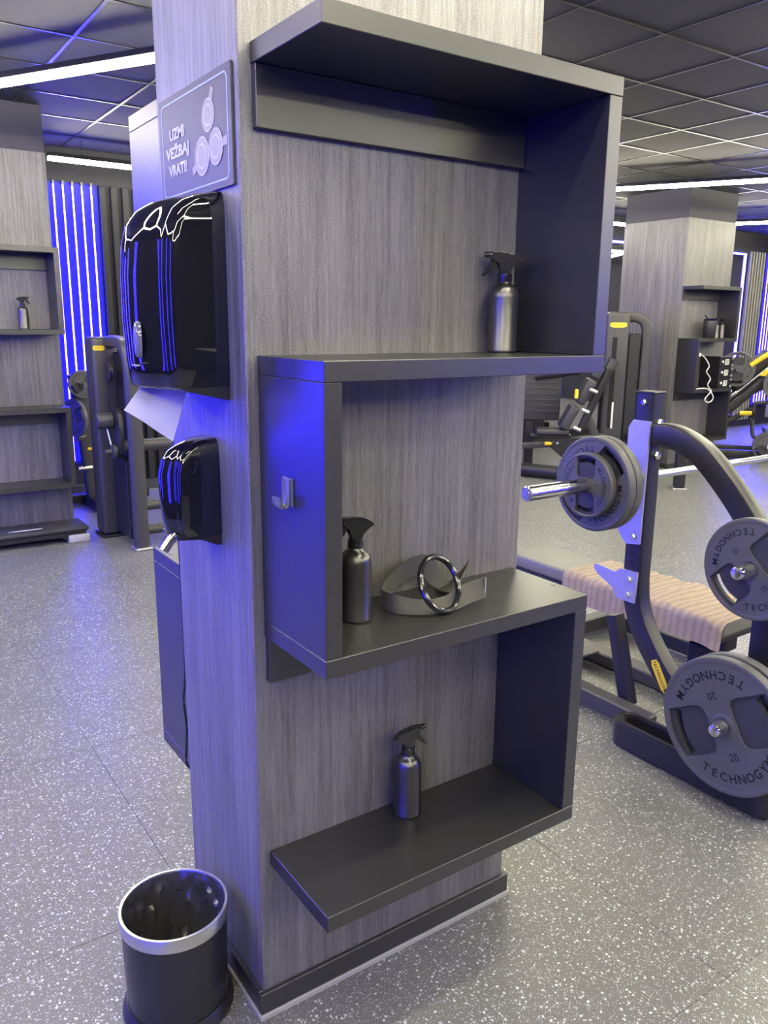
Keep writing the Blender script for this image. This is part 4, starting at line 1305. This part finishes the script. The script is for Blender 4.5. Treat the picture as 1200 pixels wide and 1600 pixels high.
# ------------------------------------------------------------------ far leg press
LE = Vector((0.6222, -0.7828, 0))
lp = thing('leg_press', 'far angled leg press with yellow grips beside the blue slat wall', 'gym machine', (8.41, 4.60, 0), math.atan2(LE.y, LE.x))
def lz(z):
    return 1.575 + (z - 1.575) * 1.085
def LP(a, z, y=0.0):
    return (a * 1.085, y, lz(z))
for y in (-0.22, 0.22):
    obj('guide_rail', sweep(nb(), [LP(-0.03, 0.45, y), LP(0.75, 1.23, y)], rrect(0.07, 0.10, 0.012, 2), (0, 0, 1)), 'frame', lp)
    obj('guide_rod', cyl(nb(), LP(0.02, 0.62, y * 0.7), LP(0.78, 1.36, y * 0.7), 0.022, n=12), 'chrome', lp)
    obj('base_rail', sweep(nb(), [(-0.15, y, 0.06), (1.6, y, 0.06)], rrect(0.08, 0.10, 0.01, 2), (0, 0, 1)), 'frame', lp)
obj('sled', sweep(nb(), [LP(0.22, 0.93), LP(0.58, 1.28)], rrect(0.40, 0.16, 0.03, 2), (0, 0, 1)), 'frame', lp)
obj('foot_board', sweep(nb(), [LP(0.50, 0.86, 0), LP(0.36, 1.12, 0)], rrect(0.50, 0.05, 0.01, 2), (0, 1, 0)), 'frame2', lp)
obj('yellow_grip', cyl(nb(), LP(0.36, 1.17, -0.30), LP(0.55, 1.31, -0.30), 0.03, n=14), 'yellow', lp)
obj('yellow_guard', prism(nb(), [(0.50, 1.02), (0.66, 1.17), (0.70, 1.10), (0.62, 1.0)], 0.27, 0.31, basis((0, 0, 0), (1, 0, 0), (0, 0, 1), (0, -1, 0))), 'yellow', lp)
obj('yellow_grip', cyl(nb(), LP(0.30, 0.65, -0.36), LP(0.42, 0.655, -0.36), 0.028, n=14), 'yellow', lp)
obj('lever', cyl(nb(), LP(0.20, 0.55, -0.30), LP(0.45, 0.72, -0.30), 0.03, n=12), 'frame', lp)
obj('stop_frame', tube(nb(), smooth_path([LP(0.78, 0.78, -0.34), LP(0.48, 0.77, -0.34), LP(0.44, 0.72, -0.34), LP(0.45, 0.45, -0.34), LP(0.52, 0.36, -0.34), LP(0.80, 0.22, -0.34)], 4), 0.024, 10), 'frame2', lp)
obj('seat_pad', sweep(nb(), [LP(0.62, 0.42), LP(0.95, 0.52)], rrect(0.42, 0.09, 0.03, 3), (0, 0, 1)), 'padd', lp)
obj('back_pad', sweep(nb(), [LP(0.98, 0.50), LP(1.30, 0.95)], rrect(0.42, 0.10, 0.03, 3), (0, 1, 0)), 'padd', lp)
obj('front_post', sweep(nb(), [(-0.02, -0.12, 0.10), LP(-0.02, 0.52, -0.12)], rrect(0.08, 0.08, 0.01, 2), (0, 1, 0)), 'frame', lp)
obj('peg', cyl(nb(), LP(0.23, 1.125, -0.20), LP(0.23, 1.125, -0.40), 0.024, n=14), 'chrome', lp)
obj('peg', cyl(nb(), LP(0.62, 0.30, -0.22), LP(0.62, 0.30, -0.46), 0.024, n=14), 'chrome', lp)
def lpw(a, z, y):
    v = Vector((8.41, 4.60, 0)) + LE * (a * 1.085) + Vector((LE.y * -1, LE.x, 0)) * y
    return (v.x, v.y, lz(z))
RZP = math.atan2(LE.y, LE.x) + radians(90)
plate('large weight plate on the far leg press partly behind the charging boxes', 0.205, 0.036, lpw(0.23, 1.125, -0.29), 90, '20', hole=0.0255, rotz=RZP)
plate('dark weight plate low on the far leg press near the picture edge', 0.175, 0.036, lpw(0.62, 0.30, -0.36), 40, '15', hole=0.0255, rotz=RZP)
plate('weight plate high on the far leg press near the picture edge', 0.205, 0.036, lpw(0.68, 0.98, -0.44), 70, '20', hole=0.0255, rotz=RZP)
obj('peg', cyl(nb(), LP(0.68, 0.98, -0.22), LP(0.68, 0.98, -0.52), 0.024, n=14), 'chrome', lp)

# ------------------------------------------------------------------ charging boxes and cord on the far shelf
ZB = Z3 - 0.06
for k in range(3):
    z0 = ZB + 0.116 * k
    cbx = thing('charging_box', ('bottom', 'middle', 'top')[k] + ' black charging box of the stack on the far shelf', 'box', (7.60, 3.99, z0), 0, 'stacked charging boxes')
    obj('case', box(nb(), -0.145, 0.105, -0.115, 0.13, 0.0, 0.115, 0.004), 'satinblk', cbx)
    obj('knob', lathe(nb(), [(0, 0), (0.014, 0), (0.014, 0.012), (0, 0.016)], 14, basis((-0.105, -0.115, 0.060), (1, 0, 0), (0, 0, 1), (0, -1, 0))), 'white', cbx)
    mt = basis((-0.02, -0.1155, 0.055), (1, 0, 0), (0.12, 0, 1), (0, -1, 0))
    obj('plaque', prism(nb(), [(-0.034, -0.030), (0.034, -0.030), (0.034, 0.030), (-0.034, 0.030)], 0, 0.0015, mt), 'white', cbx)
    bm = nb()
    for pl in ([(-0.020, -0.024), (-0.010, -0.024), (-0.010, 0.022), (-0.020, 0.016)], [(-0.002, 0.012), (0.022, 0.012), (0.022, 0.022), (-0.002, 0.022)], [(0.000, -0.024), (0.010, -0.024), (0.020, 0.012), (0.010, 0.012)]):
        prism(bm, pl, 0.0015, 0.0022, mt)
    obj('mark', bm, 'text', cbx)
    for x, z in ((0.086, 0.094), (0.086, 0.020)):
        obj('corner_clip', box(nb(), x - 0.016, x + 0.016, -0.1175, -0.1152, z - 0.011, z + 0.011, 0.001), 'zinc', cbx)
cord = smooth_path([(7.085, 3.866, 1.285), (7.14, 3.866, 1.26), (7.20, 3.866, 1.215), (7.245, 3.866, 1.160), (7.205, 3.866, 1.105), (7.255, 3.866, 1.060), (7.290, 3.866, 1.020), (7.250, 3.866, 0.965), (7.290, 3.866, 0.920),
                    (7.325, 3.864, 0.890), (7.270, 3.864, 0.850), (7.225, 3.864, 0.810), (7.245, 3.864, 0.780), (7.300, 3.864, 0.770), (7.350, 3.864, 0.785), (7.370, 3.864, 0.820), (7.330, 3.862, 0.870),
                    (7.270, 3.862, 0.905), (7.20, 3.864, 0.925), (7.10, 3.900, 0.918)], 5)
wc = thing('charger_cord', 'white coiled charger cord hanging over the far shelf edge', 'cord', (0, 0, 0))
obj('wire', tube(nb(), cord, 0.0065, 8, upv=(0, 1, 0)), 'white', wc)
obj('plug', box(nb(), 7.0615, 7.10, 3.878, 3.915, 1.262, 1.302, 0.006, 2), 'white', wc)
